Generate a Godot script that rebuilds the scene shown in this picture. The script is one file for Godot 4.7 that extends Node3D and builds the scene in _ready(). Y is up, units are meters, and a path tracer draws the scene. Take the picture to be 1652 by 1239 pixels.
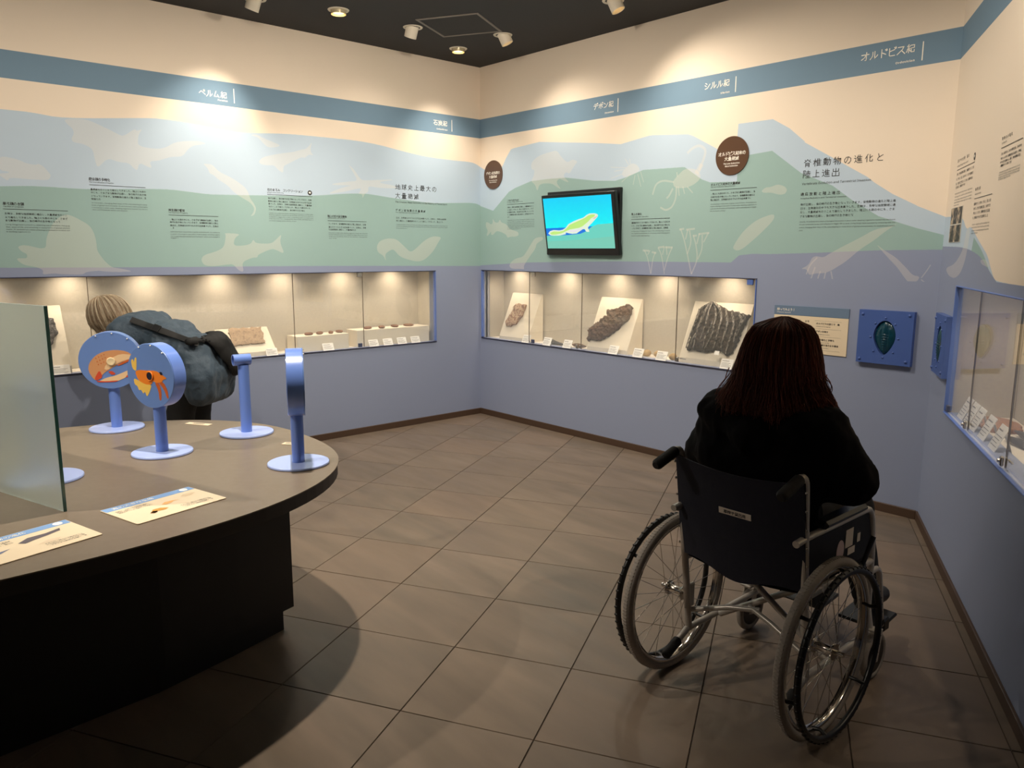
extends Node3D
# A museum gallery: two walls with a printed mural and built-in cases meet in a far corner, a third wall runs past on the right.
# The far corner stands at the origin; the first wall runs along -x, the second along +z. Metres, y up.

const CEIL := 3.086
const WALL_DIR := Vector3(-0.876, 0, 0.482)
const CORNER := Vector3(0, 0, 3.917)
const WARM := Color(1.0, 0.945, 0.87)
const CASE_WARM := Color(1.0, 0.92, 0.81)
var frame_l := Transform3D(Basis(Vector3(1, 0, 0), UP, Vector3(0, 0, 1)), Vector3.ZERO)
var frame_r := Transform3D(Basis(Vector3(0, 0, 1), UP, Vector3(-1, 0, 0)), Vector3.ZERO)
var frame_t := Transform3D(Basis(Vector3(-0.8762, 0, 0.4820), UP, Vector3(-0.4820, 0, -0.8762)), CORNER)

func _ready() -> void:
	seed(7)
	# ---- camera
	var cam := Camera3D.new()
	cam.name = "camera"
	cam.fov = 52.623
	cam.near = 0.05
	cam.far = 60.0
	add_child(cam)
	cam.transform = Transform3D(Basis(Vector3(0.7467, 0.0037, 0.6651), Vector3(0.1091, 0.9858, -0.1280), Vector3(-0.6562, 0.1682, 0.7356)).orthonormalized(), Vector3(-4.5518, 1.5, 5.5437))
	cam.current = true
	# ---- sky and exposure: an inner room, no daylight
	var we := WorldEnvironment.new()
	we.name = "environment"
	var env := Environment.new()
	env.background_mode = Environment.BG_COLOR
	env.background_color = Color.BLACK
	env.tonemap_mode = Environment.TONE_MAPPER_LINEAR
	env.tonemap_exposure = 1.0
	env.sdfgi_enabled = true
	env.ssao_enabled = true
	env.ssil_enabled = true
	we.environment = env
	add_child(we)
	# ---- ceiling lamps: [x, z, aim x, aim y, aim z, energy, half angle, softness, state]
	# state: "lit" shows its bright mouth downwards, "tilted" is a gimbal turned to a wall
	var lamps := [
		[-0.54, 0.39, -0.36, 0.9, 0.02, 2.2, 44.0, 1.0, "lit", "lit downlight nearest the far corner, its mouth glowing white"],
		[-1.745, 0.642, -1.70, 0.0, 0.80, 2.6, 52.0, 1.0, "lit", "lit downlight over the first wall, its glow half seen in the ring"],
		[-2.255, 0.49, -2.45, 1.95, 0.0, 1.5, 36.0, 1.0, "tilted", "white gimbal spotlight at the upper edge of the view aimed at the first wall"],
		[-1.144, 0.638, -1.15, 0.6, 0.0, 0.35, 60.0, 1.0, "tilted", "white gimbal spotlight between the two lit downlights, beside the ceiling hatch"],
		[-0.539, 0.927, 0.0, 0.8, 1.40, 0.9, 60.0, 1.0, "tilted", "white gimbal spotlight at the hatch corner turned to the screen wall"],
		[-0.541, 2.005, 0.0, 0.9, 2.9, 1.1, 64.0, 1.0, "tilted", "white gimbal spotlight alone on the dark ceiling above the screen wall"],
		[-2.05, 2.15, -0.95, 0.6, 0.0, 2.7, 78.0, 1.0, "stem", "white stem spotlight out of view aimed at the corner end of the first wall"],
		[-2.9, 1.9, -2.8, 0.6, 0.0, 1.9, 78.0, 1.0, "stem", "white stem spotlight out of view aimed at the middle of the first wall"],
		[-4.3, 1.9, -4.1, 0.6, 0.0, 1.9, 78.0, 1.0, "stem", "white stem spotlight out of view aimed farther along the first wall"],
		[-1.80, 2.60, 0.0, 0.7, 1.1, 1.9, 78.0, 1.0, "stem", "white stem spotlight out of view turned to the screen"],
		[-1.60, 3.00, 0.0, 0.9, 3.3, 1.6, 72.0, 1.0, "stem", "white stem spotlight out of view turned to the big headline"],
		[-2.15, 4.48, -0.95, 2.1, 4.44, 2.2, 42.0, 1.0, "tilted", "white gimbal spotlight out of view turned to the third wall"],
		[-3.36, 2.96, -3.42, 0.0, 2.75, 8.0, 38.0, 1.0, "lit", "lit downlight out of view above the dark oval table"],
		[-2.05, 2.20, -1.9, 0.0, 2.10, 2.4, 46.0, 1.0, "lit", "lit downlight out of view above the open floor"],
		[-5.3, 2.3, -4.2, 0.7, 2.45, 5.5, 45.0, 1.0, "stem", "white stem spotlight out of view aimed at the oval table from its far end"],
	]
	for l in lamps: ceiling_lamp(l)
	# ---- the setting
	build_room()
	# ---- things
	build_cases()
	build_wall_things()
	build_table()
	build_wheelchair()
	build_people()

func ceiling_lamp(l: Array) -> void:
	var at := Vector3(l[0], CEIL, l[1])
	var t := thing({"lit": "ceiling_downlight", "tilted": "gimbal_spotlight", "stem": "stem_spotlight"}[l[8]], l[9], "ceiling light", at, 0.0, "lights in the dark ceiling")
	var white := m3("white lamp enamel", c8(225, 215, 196), 0.45)
	var dark := m3("lamp inside", c8(30, 28, 26), 0.7)
	var g := Geo.new()
	g.lathe([Vector2(0.052, -0.001), Vector2(0.054, -0.006), Vector2(0.068, -0.006), Vector2(0.071, -0.001)], 32)
	part("trim_ring", t, [g, white])
	var aim := (Vector3(l[2], l[3], l[4]) - at).normalized()
	if l[8] == "lit":
		var c := Geo.new()
		c.lathe([Vector2(0.05, -0.030), Vector2(0.052, -0.001)], 32)
		part("reflector", t, [c, m3("bright reflector", c8(240, 225, 190), 0.25, 0.6)])
		var b := Geo.new()
		b.ball(Vector3(0, -0.012, 0), Vector3(0.043, 0.014, 0.043), 24, 10)
		part("lamp_bulb", t, [b, glow("lamp glow", Color(1.0, 0.86, 0.62), 3.2)])
	else:
		var flat := Vector3(aim.x, 0, aim.z).normalized()
		var ax := (Vector3.DOWN * 0.90 + flat * 0.42).normalized()
		var sd := ax.cross(UP).normalized()
		var drop := 0.13 if l[8] == "stem" else 0.0
		var xf := Transform3D(Basis(sd, -ax, sd.cross(-ax)), Vector3(0, 0.012 - drop, 0))
		if drop > 0.0:
			var sg := Geo.new()
			sg.cyl(Vector3(0, -0.001, 0), Vector3(0, 0.012 - drop, 0), 0.009, 12)
			part("stem", t, [sg, white])
		var c := Geo.new()
		c.lathe([Vector2(0.0, -0.036), Vector2(0.040, -0.036), Vector2(0.040, -0.036), Vector2(0.040, -0.082), Vector2(0.044, -0.084), Vector2(0.044, -0.084), Vector2(0.045, 0.0), Vector2(0.045, 0.0), Vector2(0.0, 0.0)], 32, xf)
		part("lamp_head", t, [c, white])
		var b := Geo.new()
		b.lathe([Vector2(0.0, -0.040), Vector2(0.036, -0.040), Vector2(0.036, -0.0365)], 24, xf)
		part("lamp_lens", t, [b, glow("lens glow", Color(1.0, 0.86, 0.62), 2.0)])
		spot(xf * Vector3(0, -0.09, 0), xf * Vector3(0, -0.09, 0) + aim * 2.0, l[5], WARM, l[6], l[7], 0.03, t)
		return
	spot(Vector3(0, -0.030, 0), Vector3(0, -0.030, 0) + aim * 2.0, l[5], WARM, l[6], l[7], 0.03, t)
# ---------------------------------------------------------------- helpers
const UP := Vector3.UP
var taken := {}
var mats := {}

class Geo:
	var v := PackedVector3Array()
	var n := PackedVector3Array()
	var t := PackedVector2Array()
	func tri(a: Vector3, b: Vector3, c: Vector3, na = null, nb = null, nc = null, ua := Vector2.ZERO, ub := Vector2.ZERO, uc := Vector2.ZERO) -> void:
		# a, b, c run counter-clockwise seen from outside; stored clockwise
		var f := (b - a).cross(c - a)
		if f.length_squared() < 1e-16:
			return
		f = f.normalized()
		v.append(a); v.append(c); v.append(b)
		n.append(f if na == null else na); n.append(f if nc == null else nc); n.append(f if nb == null else nb)
		t.append(ua); t.append(uc); t.append(ub)
	func quad(a: Vector3, b: Vector3, c: Vector3, d: Vector3, u0 := Vector2(0, 1), u1 := Vector2(1, 0)) -> void:
		tri(a, b, c, null, null, null, u0, Vector2(u1.x, u0.y), u1)
		tri(a, c, d, null, null, null, u0, u1, Vector2(u0.x, u1.y))
	func out_tri(a: Vector3, b: Vector3, c: Vector3, mid: Vector3) -> void:
		if (b - a).cross(c - a).dot((a + b + c) / 3.0 - mid) >= 0.0: tri(a, b, c)
		else: tri(a, c, b)
	func out_quad(a: Vector3, b: Vector3, c: Vector3, d: Vector3, mid: Vector3) -> void:
		if (b - a).cross(c - a).dot((a + b + c + d) / 4.0 - mid) >= 0.0: quad(a, b, c, d)
		else: quad(a, d, c, b)
	func box(c: Vector3, s: Vector3, bev := 0.0, bs := Basis()) -> void:
		var h := s / 2.0
		var e := minf(bev, minf(h.x, minf(h.y, h.z)) * 0.9)
		var pt := func(k: Vector3) -> Vector3: return c + bs * k
		for ax in 3:
			var b1 := (ax + 1) % 3
			var b2 := (ax + 2) % 3
			for sg in [-1.0, 1.0]:
				var q := []
				for w in [[-1, -1], [1, -1], [1, 1], [-1, 1]]:
					var k := Vector3.ZERO
					k[ax] = sg * h[ax]; k[b1] = w[0] * (h[b1] - e); k[b2] = w[1] * (h[b2] - e)
					q.append(pt.call(k))
				out_quad(q[0], q[1], q[2], q[3], c)
		if e <= 0.0: return
		for ax in 3:
			var b1 := (ax + 1) % 3
			var b2 := (ax + 2) % 3
			for s1 in [-1.0, 1.0]:
				for s2 in [-1.0, 1.0]:
					var q := []
					for w in [[-1, 0], [1, 0], [1, 1], [-1, 1]]:
						var k := Vector3.ZERO
						k[ax] = w[0] * (h[ax] - e)
						k[b1] = s1 * (h[b1] - (e if w[1] == 1 else 0.0)); k[b2] = s2 * (h[b2] - (0.0 if w[1] == 1 else e))
						q.append(pt.call(k))
					out_quad(q[0], q[1], q[2], q[3], c)
		for sx in [-1.0, 1.0]:
			for sy in [-1.0, 1.0]:
				for sz in [-1.0, 1.0]:
					out_tri(pt.call(Vector3(sx * h.x, sy * (h.y - e), sz * (h.z - e))), pt.call(Vector3(sx * (h.x - e), sy * h.y, sz * (h.z - e))), pt.call(Vector3(sx * (h.x - e), sy * (h.y - e), sz * h.z)), c)
	# rows of points; neighbours are joined, normals averaged
	func grid(rows: Array, wrap_u := false, wrap_v := false, flip := false) -> void:
		var nr := rows.size()
		var nc: int = rows[0].size()
		var nn := []
		for i in nr:
			var a := PackedVector3Array()
			a.resize(nc)
			nn.append(a)
		var mr := nr if wrap_v else nr - 1
		var mc := nc if wrap_u else nc - 1
		for i in mr:
			for j in mc:
				var i2 := (i + 1) % nr
				var j2 := (j + 1) % nc
				var f: Vector3 = (rows[i][j2] - rows[i][j]).cross(rows[i2][j] - rows[i][j]) + (rows[i2][j] - rows[i2][j2]).cross(rows[i][j2] - rows[i2][j2])
				if flip: f = -f
				nn[i][j] += f; nn[i][j2] += f; nn[i2][j] += f; nn[i2][j2] += f
		for i in nr:
			for j in nc:
				nn[i][j] = nn[i][j].normalized() if nn[i][j].length() > 1e-12 else Vector3.UP
		for i in mr:
			for j in mc:
				var i2 := (i + 1) % nr
				var j2 := (j + 1) % nc
				var ua := Vector2(float(j) / mc, float(i) / mr)
				var ub := Vector2(float(j + 1) / mc, float(i) / mr)
				var uc := Vector2(float(j + 1) / mc, float(i + 1) / mr)
				var ud := Vector2(float(j) / mc, float(i + 1) / mr)
				if flip:
					tri(rows[i][j], rows[i2][j], rows[i2][j2], nn[i][j], nn[i2][j], nn[i2][j2], ua, ud, uc)
					tri(rows[i][j], rows[i2][j2], rows[i][j2], nn[i][j], nn[i2][j2], nn[i][j2], ua, uc, ub)
				else:
					tri(rows[i][j], rows[i][j2], rows[i2][j2], nn[i][j], nn[i][j2], nn[i2][j2], ua, ub, uc)
					tri(rows[i][j], rows[i2][j2], rows[i2][j], nn[i][j], nn[i2][j2], nn[i2][j], ua, uc, ud)
	func fan(ring: Array, mid: Vector3, away: Vector3) -> void:
		for k in ring.size():
			var a: Vector3 = ring[k]
			var b: Vector3 = ring[(k + 1) % ring.size()]
			if (b - a).cross(mid - a).dot(away) >= 0.0: tri(a, b, mid)
			else: tri(b, a, mid)
	func tube(p: Array, r, seg := 8, closed := false, caps := true) -> void:
		var m := p.size()
		var rows := []
		var side := Vector3.ZERO
		for i in m:
			var a: Vector3 = p[(i - 1 + m) % m] if closed or i > 0 else p[i]
			var b: Vector3 = p[(i + 1) % m] if closed or i < m - 1 else p[i]
			var d := (b - a).normalized()
			if side == Vector3.ZERO:
				side = d.cross(Vector3.UP if absf(d.y) < 0.9 else Vector3.RIGHT).normalized()
			side = (side - d * side.dot(d)).normalized()
			var up := side.cross(d)
			var rr: float = r[i] if r is Array else r
			var row := []
			for k in seg:
				var an := TAU * k / seg
				row.append(p[i] + (side * cos(an) + up * sin(an)) * rr)
			rows.append(row)
		grid(rows, true, closed, true)
		if caps and not closed:
			fan(rows[0], p[0], p[0] - p[1])
			fan(rows[m - 1], p[m - 1], p[m - 1] - p[m - 2])
	func cyl(a: Vector3, b: Vector3, r: float, seg := 16) -> void:
		tube([a, b], r, seg)
	# profile of (radius, height) about the local y axis; sharp corners where points are doubled
	func lathe(prof: Array, seg := 24, xf := Transform3D()) -> void:
		var run := []
		for i in prof.size():
			run.append(prof[i])
			var last: bool = i == prof.size() - 1
			if run.size() > 1 and (last or prof[i + 1].is_equal_approx(prof[i])):
				var rows := []
				for q in run:
					var row := []
					for k in seg:
						var an := TAU * k / seg
						row.append(xf * Vector3(q.x * cos(an), q.y, q.x * sin(an)))
					rows.append(row)
				grid(rows, true, false, true)
				run = []
	# polygon in the local xy plane, extruded from z0 to z1
	func prism(poly: PackedVector2Array, z0: float, z1: float, xf := Transform3D()) -> void:
		var q := poly
		if Geometry2D.is_polygon_clockwise(q): q.reverse()
		var ix := Geometry2D.triangulate_polygon(q)
		for k in range(0, ix.size(), 3):
			var a := q[ix[k]]
			var b := q[ix[k + 1]]
			var c := q[ix[k + 2]]
			if (b - a).cross(c - a) < 0.0:
				var w := b; b = c; c = w
			tri(xf * Vector3(a.x, a.y, z1), xf * Vector3(b.x, b.y, z1), xf * Vector3(c.x, c.y, z1))
			tri(xf * Vector3(a.x, a.y, z0), xf * Vector3(c.x, c.y, z0), xf * Vector3(b.x, b.y, z0))
		for k in q.size():
			var a := q[k]
			var b := q[(k + 1) % q.size()]
			quad(xf * Vector3(a.x, a.y, z0), xf * Vector3(b.x, b.y, z0), xf * Vector3(b.x, b.y, z1), xf * Vector3(a.x, a.y, z1))
	func flat(poly: PackedVector2Array, z: float, xf := Transform3D()) -> void:
		var q := poly
		if Geometry2D.is_polygon_clockwise(q): q.reverse()
		var ix := Geometry2D.triangulate_polygon(q)
		for k in range(0, ix.size(), 3):
			var a := q[ix[k]]
			var b := q[ix[k + 1]]
			var c := q[ix[k + 2]]
			if (b - a).cross(c - a) < 0.0:
				var w := b; b = c; c = w
			tri(xf * Vector3(a.x, a.y, z), xf * Vector3(b.x, b.y, z), xf * Vector3(c.x, c.y, z))
	func ball(c: Vector3, r: Vector3, seg := 16, rings := 10, bs := Basis()) -> void:
		var rows := []
		for i in rings + 1:
			var la := PI * i / rings
			var row := []
			for k in seg:
				var an := TAU * k / seg
				row.append(c + bs * (Vector3(sin(la) * cos(an), cos(la), sin(la) * sin(an)) * r))
			rows.append(row)
		grid(rows, true)
	func add(o: Geo, xf := Transform3D()) -> void:
		for k in o.v.size():
			v.append(xf * o.v[k]); n.append((xf.basis * o.n[k]).normalized()); t.append(o.t[k])
	func surface(m: ArrayMesh, mat: Material) -> void:
		if v.is_empty(): return
		var a := []
		a.resize(Mesh.ARRAY_MAX)
		a[Mesh.ARRAY_VERTEX] = v; a[Mesh.ARRAY_NORMAL] = n; a[Mesh.ARRAY_TEX_UV] = t
		m.add_surface_from_arrays(Mesh.PRIMITIVE_TRIANGLES, a)
		m.surface_set_material(m.get_surface_count() - 1, mat)

func numbered(called: String) -> String:
	if not taken.has(called):
		taken[called] = 0
		return called
	taken[called] += 1
	return "%s_%03d" % [called, taken[called]]

func tag(o: Node, label: String, category: String, group := "") -> Node:
	o.set_meta("label", label)
	o.set_meta("category", category)
	if group != "": o.set_meta("group", group)
	return o

func thing(called: String, label: String, category: String, at := Vector3.ZERO, turn := 0.0, group := "") -> Node3D:
	var o := Node3D.new()
	o.name = numbered(called)
	add_child(o, true)
	o.position = at
	o.rotation.y = turn
	tag(o, label, category, group)
	return o

# commits shapes [Geo, Material, ...] as ONE named mesh
func part(called: String, parent: Node, shapes: Array, xf := Transform3D()) -> MeshInstance3D:
	var m := ArrayMesh.new()
	for k in range(0, shapes.size(), 2):
		shapes[k].surface(m, shapes[k + 1])
	var o := MeshInstance3D.new()
	o.mesh = m
	o.name = numbered(called) if parent == self else called
	o.transform = xf
	parent.add_child(o, true)
	return o

func single(called: String, label: String, category: String, shapes: Array, xf := Transform3D(), group := "") -> MeshInstance3D:
	var o := part(called, self, shapes, xf)
	tag(o, label, category, group)
	return o

func struct(called: String, shapes: Array, parent: Node = self, xf := Transform3D()) -> MeshInstance3D:
	var o := part(called, parent, shapes, xf)
	if parent == self: o.set_meta("kind", "structure")
	return o

func dup(root: Node3D, at: Vector3, turn: float, label: String) -> Node3D:
	var r := root.duplicate()
	r.name = numbered(String(root.name).split("_0")[0])
	add_child(r, true)
	r.position = at
	r.rotation.y = turn
	r.set_meta("label", label)
	return r

func m3(key: String, col: Color, rough := 0.6, metal := 0.0, spec := 0.5) -> StandardMaterial3D:
	if mats.has(key): return mats[key]
	var m := StandardMaterial3D.new()
	m.resource_name = key
	m.albedo_color = col
	m.roughness = rough
	m.metallic = metal
	m.metallic_specular = spec
	mats[key] = m
	return m

func c8(r: int, g: int, b: int) -> Color:
	return Color8(r, g, b)

func noise_tex(seed_: int, freq: float, cols: Array, size := 256, oct := 4, as_n := false, kind := FastNoiseLite.TYPE_SIMPLEX_SMOOTH) -> NoiseTexture2D:
	var fn := FastNoiseLite.new()
	fn.seed = seed_
	fn.frequency = freq
	fn.noise_type = kind
	fn.fractal_octaves = oct
	var nt := NoiseTexture2D.new()
	nt.width = size; nt.height = size
	nt.seamless = true
	nt.noise = fn
	if as_n:
		nt.as_normal_map = true
		nt.bump_strength = 6.0
	elif cols.size() > 0:
		var g := Gradient.new()
		var off := PackedFloat32Array()
		var cc := PackedColorArray()
		for k in cols.size():
			off.append(float(k) / maxf(1.0, cols.size() - 1))
			cc.append(cols[k])
		g.offsets = off
		g.colors = cc
		nt.color_ramp = g
	return nt

# a material whose colour is a noise on the object's own or the world's axes
func noisy(key: String, cols: Array, scale: Vector3, rough := 0.7, seed_ := 1, freq := 0.02, bump := 0.0, world := false, size := 256) -> StandardMaterial3D:
	if mats.has(key): return mats[key]
	var m := m3(key, Color.WHITE, rough)
	m.albedo_texture = noise_tex(seed_, freq, cols, size)
	m.uv1_triplanar = true
	m.uv1_world_triplanar = world
	m.uv1_scale = scale
	if bump > 0.0:
		m.heightmap_enabled = true
		m.heightmap_texture = noise_tex(seed_ + 7, freq * 1.6, [], size)
		m.heightmap_scale = bump
	return m

func clear_glass(key: String, tint: Color, alpha := 0.06) -> StandardMaterial3D:
	if mats.has(key): return mats[key]
	var m := m3(key, Color(tint.r, tint.g, tint.b, alpha), 0.02)
	m.transparency = BaseMaterial3D.TRANSPARENCY_ALPHA
	return m

func glow(key: String, col: Color, energy: float) -> StandardMaterial3D:
	if mats.has(key): return mats[key]
	var m := m3(key, col, 0.5)
	m.emission_enabled = true
	m.emission = col
	m.emission_energy_multiplier = energy
	return m

func spot(at: Vector3, aim: Vector3, energy: float, col: Color, angle: float, blend: float, size: float, parent: Node = self) -> SpotLight3D:
	var l := SpotLight3D.new()
	l.name = "lamp_light"
	l.light_color = col
	l.light_energy = energy
	l.spot_angle = angle
	l.spot_angle_attenuation = blend
	l.spot_range = 12.0
	l.spot_attenuation = 2.0
	l.light_size = size
	l.shadow_enabled = true
	parent.add_child(l, true)
	var d := (aim - at).normalized()
	l.transform = Transform3D(Basis.looking_at(d, Vector3.UP if absf(d.y) < 0.99 else Vector3.RIGHT), at)
	return l
# ---------------------------------------------------------------- lettering: strokes on a 20 x 20 grid (digits and letters 0..k), x then y downward
const GLYPHS := {
	"ペ": "1c76jf e4f2h2i4h6f6e4", "ル": "737a5f1j c2cigfjb", "ム": "92693hhg dbij", "紀": "613566 943b9a 6b6j 3d1h 8dag b3j3j9c9 c9cijije",
	"石": "13j3 93791e 6ahahi6i6a", "炭": "a1a6 3236h6h2 29j9 494d1j cbbf6j cejj 8c7e hbfe", "デ": "53h3 18j8 a89d5j i0j2 g1h3",
	"ボ": "17j7 a2aj 6a2g eaig i0j2 g1h3", "ン": "2488 3ibgj5", "シ": "4295 287b 3ibgj6", "オ": "16j6 d1djaj c78d1h", "ド": "717j 78hd g2i5 j1k4",
	"ビ": "424h6jhj 49g6 g1i4 j0k3", "ス": "33g3d91j ccjj", "後": "7125 8628 585j d1a5e6 h4b9i9 d99e bcic ic8j bejj", "期": "3139 13b3 3e3e 919e 3696 3a9a 0ebe 4f1j 8faj 3e31 c2cdaj c2j2jjhj c7j7 ccjc",
	"の": "b49b5h2e2964c3i7ideibj", "大": "16j6 a1a67e1j a7dejj", "量": "51f1f65651 53f3 08k8 4ahahf4f4a 4chc aaaj 3hhh 0jkj",
	"絶": "613566 943b9a 6b6j 3d1h 8dag d1a6 c3i3f7 b7j7jcbcb7 f7fc bcbijijf", "滅": "1235 0739 1j5c 66j6 666c4j 89d9 abaf8i 8c8e cbbe afdi e1f9ji i9cj g1i3",
	"末": "15j5 2aia a1aj aa2h aaih", "地": "0878 424g 0h8f 98j6jdhd e1ef b5bikikf", "球": "1383 1989 434g 0h8f 95k5 e1ejcj a8cb dc9h e8kh i8fb h1j3",
	"史": "35h5hb3b35 a1a97f1j 6cbgjj", "上": "a1ai a8h8 1iji", "最": "41g1g64641 43g3 08k8 383h 989j 3b9b 3e9e 0hbg baiafgaj cbjj",
	"脊": "a15618 a1f6j8 3255 h2f5 5a5j 5afafjdj 5dfd 5gfg", "椎": "0686 414j 460e 568a b197 a5aj a5k5 a9j9 adjd ahkh f5fh f1f5",
	"動": "9122 04b4 16a6ac1c16 19a9 535h 1eae 0hbh c6j6ihgj f1f8bj", "物": "3218 2686 515j 0d9a c199 b5j5ihgj e69f h6bj",
	"進": "a178 959f 95j5 99i9 9cic 9fjf e5ef e1e5 1234 08484f1i 4f9jkj", "化": "711b 575j c2chdiiije i6ca", "と": "6289 h56b4f7ihi",
	"陸": "111j 1161487c3d 94j4 e1e8 88k8 c89c g8jc 9fjf eaej 8jkj", "出": "a1aj 3238h8h2 1b1jjjjb",
	"適": "c0c2 83j3 a3b5 g3f5 868f 86j6jfhf c8g8 e6eb bbhbhebebb 1234 08484f1i 4f9jkj", "応": "a0a3 23j3 333b1j 6b5g 999gahgigd d8ea hbjf",
	"放": "5154 04a4 544c1j 49898i6j d1a8 b6k6 i6ee9j b9egjj", "散": "04a4 3138 7178 08a8 2a2j 2a8a8j 2d8d 2g8g d1a8 b6k6 i6ee9j b9egjj",
	"い": "343f6i8f f4hahd", "し": "626e9iehhd", "た": "16b6 612i c8i8 bcchjh", "は": "222i 87j7 e2efciafcdjh", "な": "25a5 623d d4i6 f8feci9gbdjh", "に": "222i 94h4 9cahig",
	"を": "26h6 a24ca9cc i9acagdjij", "で": "25h5b9adfi g9ib iakc", "が": "26d6bi8h 722h f5i9 g1h3 i0j2", "る": "42g24da9gchfci8g", "も": "929fciiehc 36d6 3bdb", "て": "25h5b9aeeihi",
	"ら": "72b4 665dbagcfg7i", "こ": "54f4 4d6hhh", "す": "16j6 d1ddae9bcadc9j", "き": "45g4 49i8 81fd 4e6idj", "り": "636b e2ebaj", "か": "27d7bi8i 722i g5ja", "ま": "25h5 3aga a1ag6i4fadhi",
	"さ": "26i5 82fc 4d6idj", "れ": "515j 16990g 3ba6e7dgjg", "っ": "5bcahcggbi", "み": "34c4 c44g1e4cjd g9ej", "よ": "a2ag6i4fadhi a8g7", "う": "72e4 48d7gacg7j", "！": "a2ad aiaj",
	"生": "6139 56i6 4bhb a1aj 1jjj", "水": "a1aj8i 28982g g5cb caih", "海": "1235 0839 1j4c 8166 73j3 765hhi 76h6hi 5cjc", "中": "36h6hc3c36 a1aj", "代": "7129 575j 97j6 d1fbji h2i4",
	"類": "1494 515b 1b9b 5b1j 5e9i b2k2 c5j5jfcfc5 c8j8 ccjc dfbj hfjj", "多": "a167 83h35b c89f bbjb6k", "様": "0686 414j 460e 568a a3j3 e3ej a6i6 99k9 adce ibff echk",
	"環": "1383 1989 434g 0h8f 92j2j69692 99j9 abibieaeab eeaj egjj", "境": "0878 424g 0h8f 94k4 e1e4 b7i7idbdb7 baia cd9j gdgjkj", "触": "5115 5393 3539 1j1575 757j 4549 1919 1a7a 1d7d b4j4jbbbb4 f1fh ahjg",
	"現": "1383 1989 434g 0h8f a2i2icaca2 a5i5 a9i9 ccbh8j fcfiiikikf", "時": "13737g1g13 1a7a e1e8 94j4 88k8 8ckc h9hjfj bedh", "来": "15i5 2aja a1aj aa1i aaji 6578 e5c9", "事": "13j3 55f5f85855 a1ai7j 2aha hahg 0dkd 2gig",
	"え": "82c4 38f83i9cchji", "ざ": "26i5 82fc 4d6idj h1i3 j0k2", "お": "15c5 717h4i2g6dbbgbifgiei f4i6", "、": "7gaj", "。": "5g7g7i5i5g", "単": "4164 a0a4 g1e4 35h5hd3d35 39h9 a5aj 0gkg", "弓": "43g3g8484dgdghdj", "台": "a158g7 d4j9 5bfbfj5j5b", "頭": "1292 25858b2b25 3d4g 8d7g 0i9i b2k2 c5j5jfcfc5 c8j8 ccjc dfbj hfjj",
	"爬": "a114 141f0j 545h a14f 7fbj c3j3j9c9 f3f9 c3cijije", "虫": "36h6hc3c36 a1ai 2ihg", "両": "13j3 272j 27i7ihgj a3ae 6a6e eaee 6eee", "繁": "6124 2595 0898 424b 2b9b 545b d0b5 c3j3 h3bb d5ib ab6ede de5i fi5i aiak 7h4k ehhk",
	"栄": "3255 a1a4 h2f5 2926j6j9 3cic a8aj ac2j acij", "巨": "3j32h2 3jhj 37g7ge3e", "節": "4115 2393 d1b5 c3j3 39999f3f 3c9c 393i9g 7g9j c9j9jghh c9ck", "足": "42g2g84842 a8ai adhd 5d5h1j 5hjj",
	"コ": "44g4gh 3hhh", "ク": "723b 74h4ga4j", "リ": "535c f2fc9j", "ー": "2aia", "ョ": "68g8gi 6dgd 6igi", "車": "13j3 36h6he3e36 3aha a1aj 0gkg", "椅": "0686 414j 460e 568a 94k4 e14 e1b7 e3i7 8ak9 hahj bcecegbgbc", "子": "44g4a9 a9aj7i 1aja", "貸": "6127 444b 84j3 d1gajb 5ageg4 4bgbgh4h4b 4dgd 4fgf 6h2j ehjj", "用": "333d1j 33h3hjfj 38h8 3dhd a3aj",
}
const SAID := "生物は、多様な地球環境に適応し、大量絶滅をのりこえて進化してきました。陸上にも海の中にも、さまざまな動物が出現し、後の時代の生き物となっていきます。脊椎動物の進化と陸上進出は、生物進化の中でも大きな出来事でした。"
const TOLD := "Living things have survived by obtaining new characters, changing their ways of life, and adapting to many kinds of global environments. An evolutionary event of biological innovation is when water dwelling organisms moved into the brackish and freshwater waters and adapted to bigger life on land."

func g36(ch: String) -> float:
	return float("0123456789abcdefghijk".find(ch))

# one stroke as a flat ribbon on the plane z
func ribbon(g: Geo, p: PackedVector2Array, w: float, z: float, xf := Transform3D()) -> void:
	for k in p.size() - 1:
		var d := p[k + 1] - p[k]
		if d.length() < 1e-6: continue
		d = d.normalized() * w * 0.5
		var s := Vector2(-d.y, d.x)
		var a := p[k] - d
		var b := p[k + 1] + d
		g.quad(xf * Vector3(a.x - s.x, a.y - s.y, z), xf * Vector3(b.x - s.x, b.y - s.y, z), xf * Vector3(b.x + s.x, b.y + s.y, z), xf * Vector3(a.x + s.x, a.y + s.y, z))

# characters with their lower left corner at (x, y)
func kanji(g: Geo, said: String, x: float, y: float, size: float, step: float, weight: float, z: float, xf := Transform3D(), squeeze := 1.0) -> void:
	for ch in said:
		if GLYPHS.has(ch):
			for st in GLYPHS[ch].split(" "):
				var p := PackedVector2Array()
				for k in range(0, st.length() - 1, 2):
					p.append(Vector2(x + g36(st[k]) / 20.0 * size * squeeze, y + (1.0 - g36(st[k + 1]) / 20.0) * size))
				ribbon(g, p, weight, z, xf)
		x += step

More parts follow.
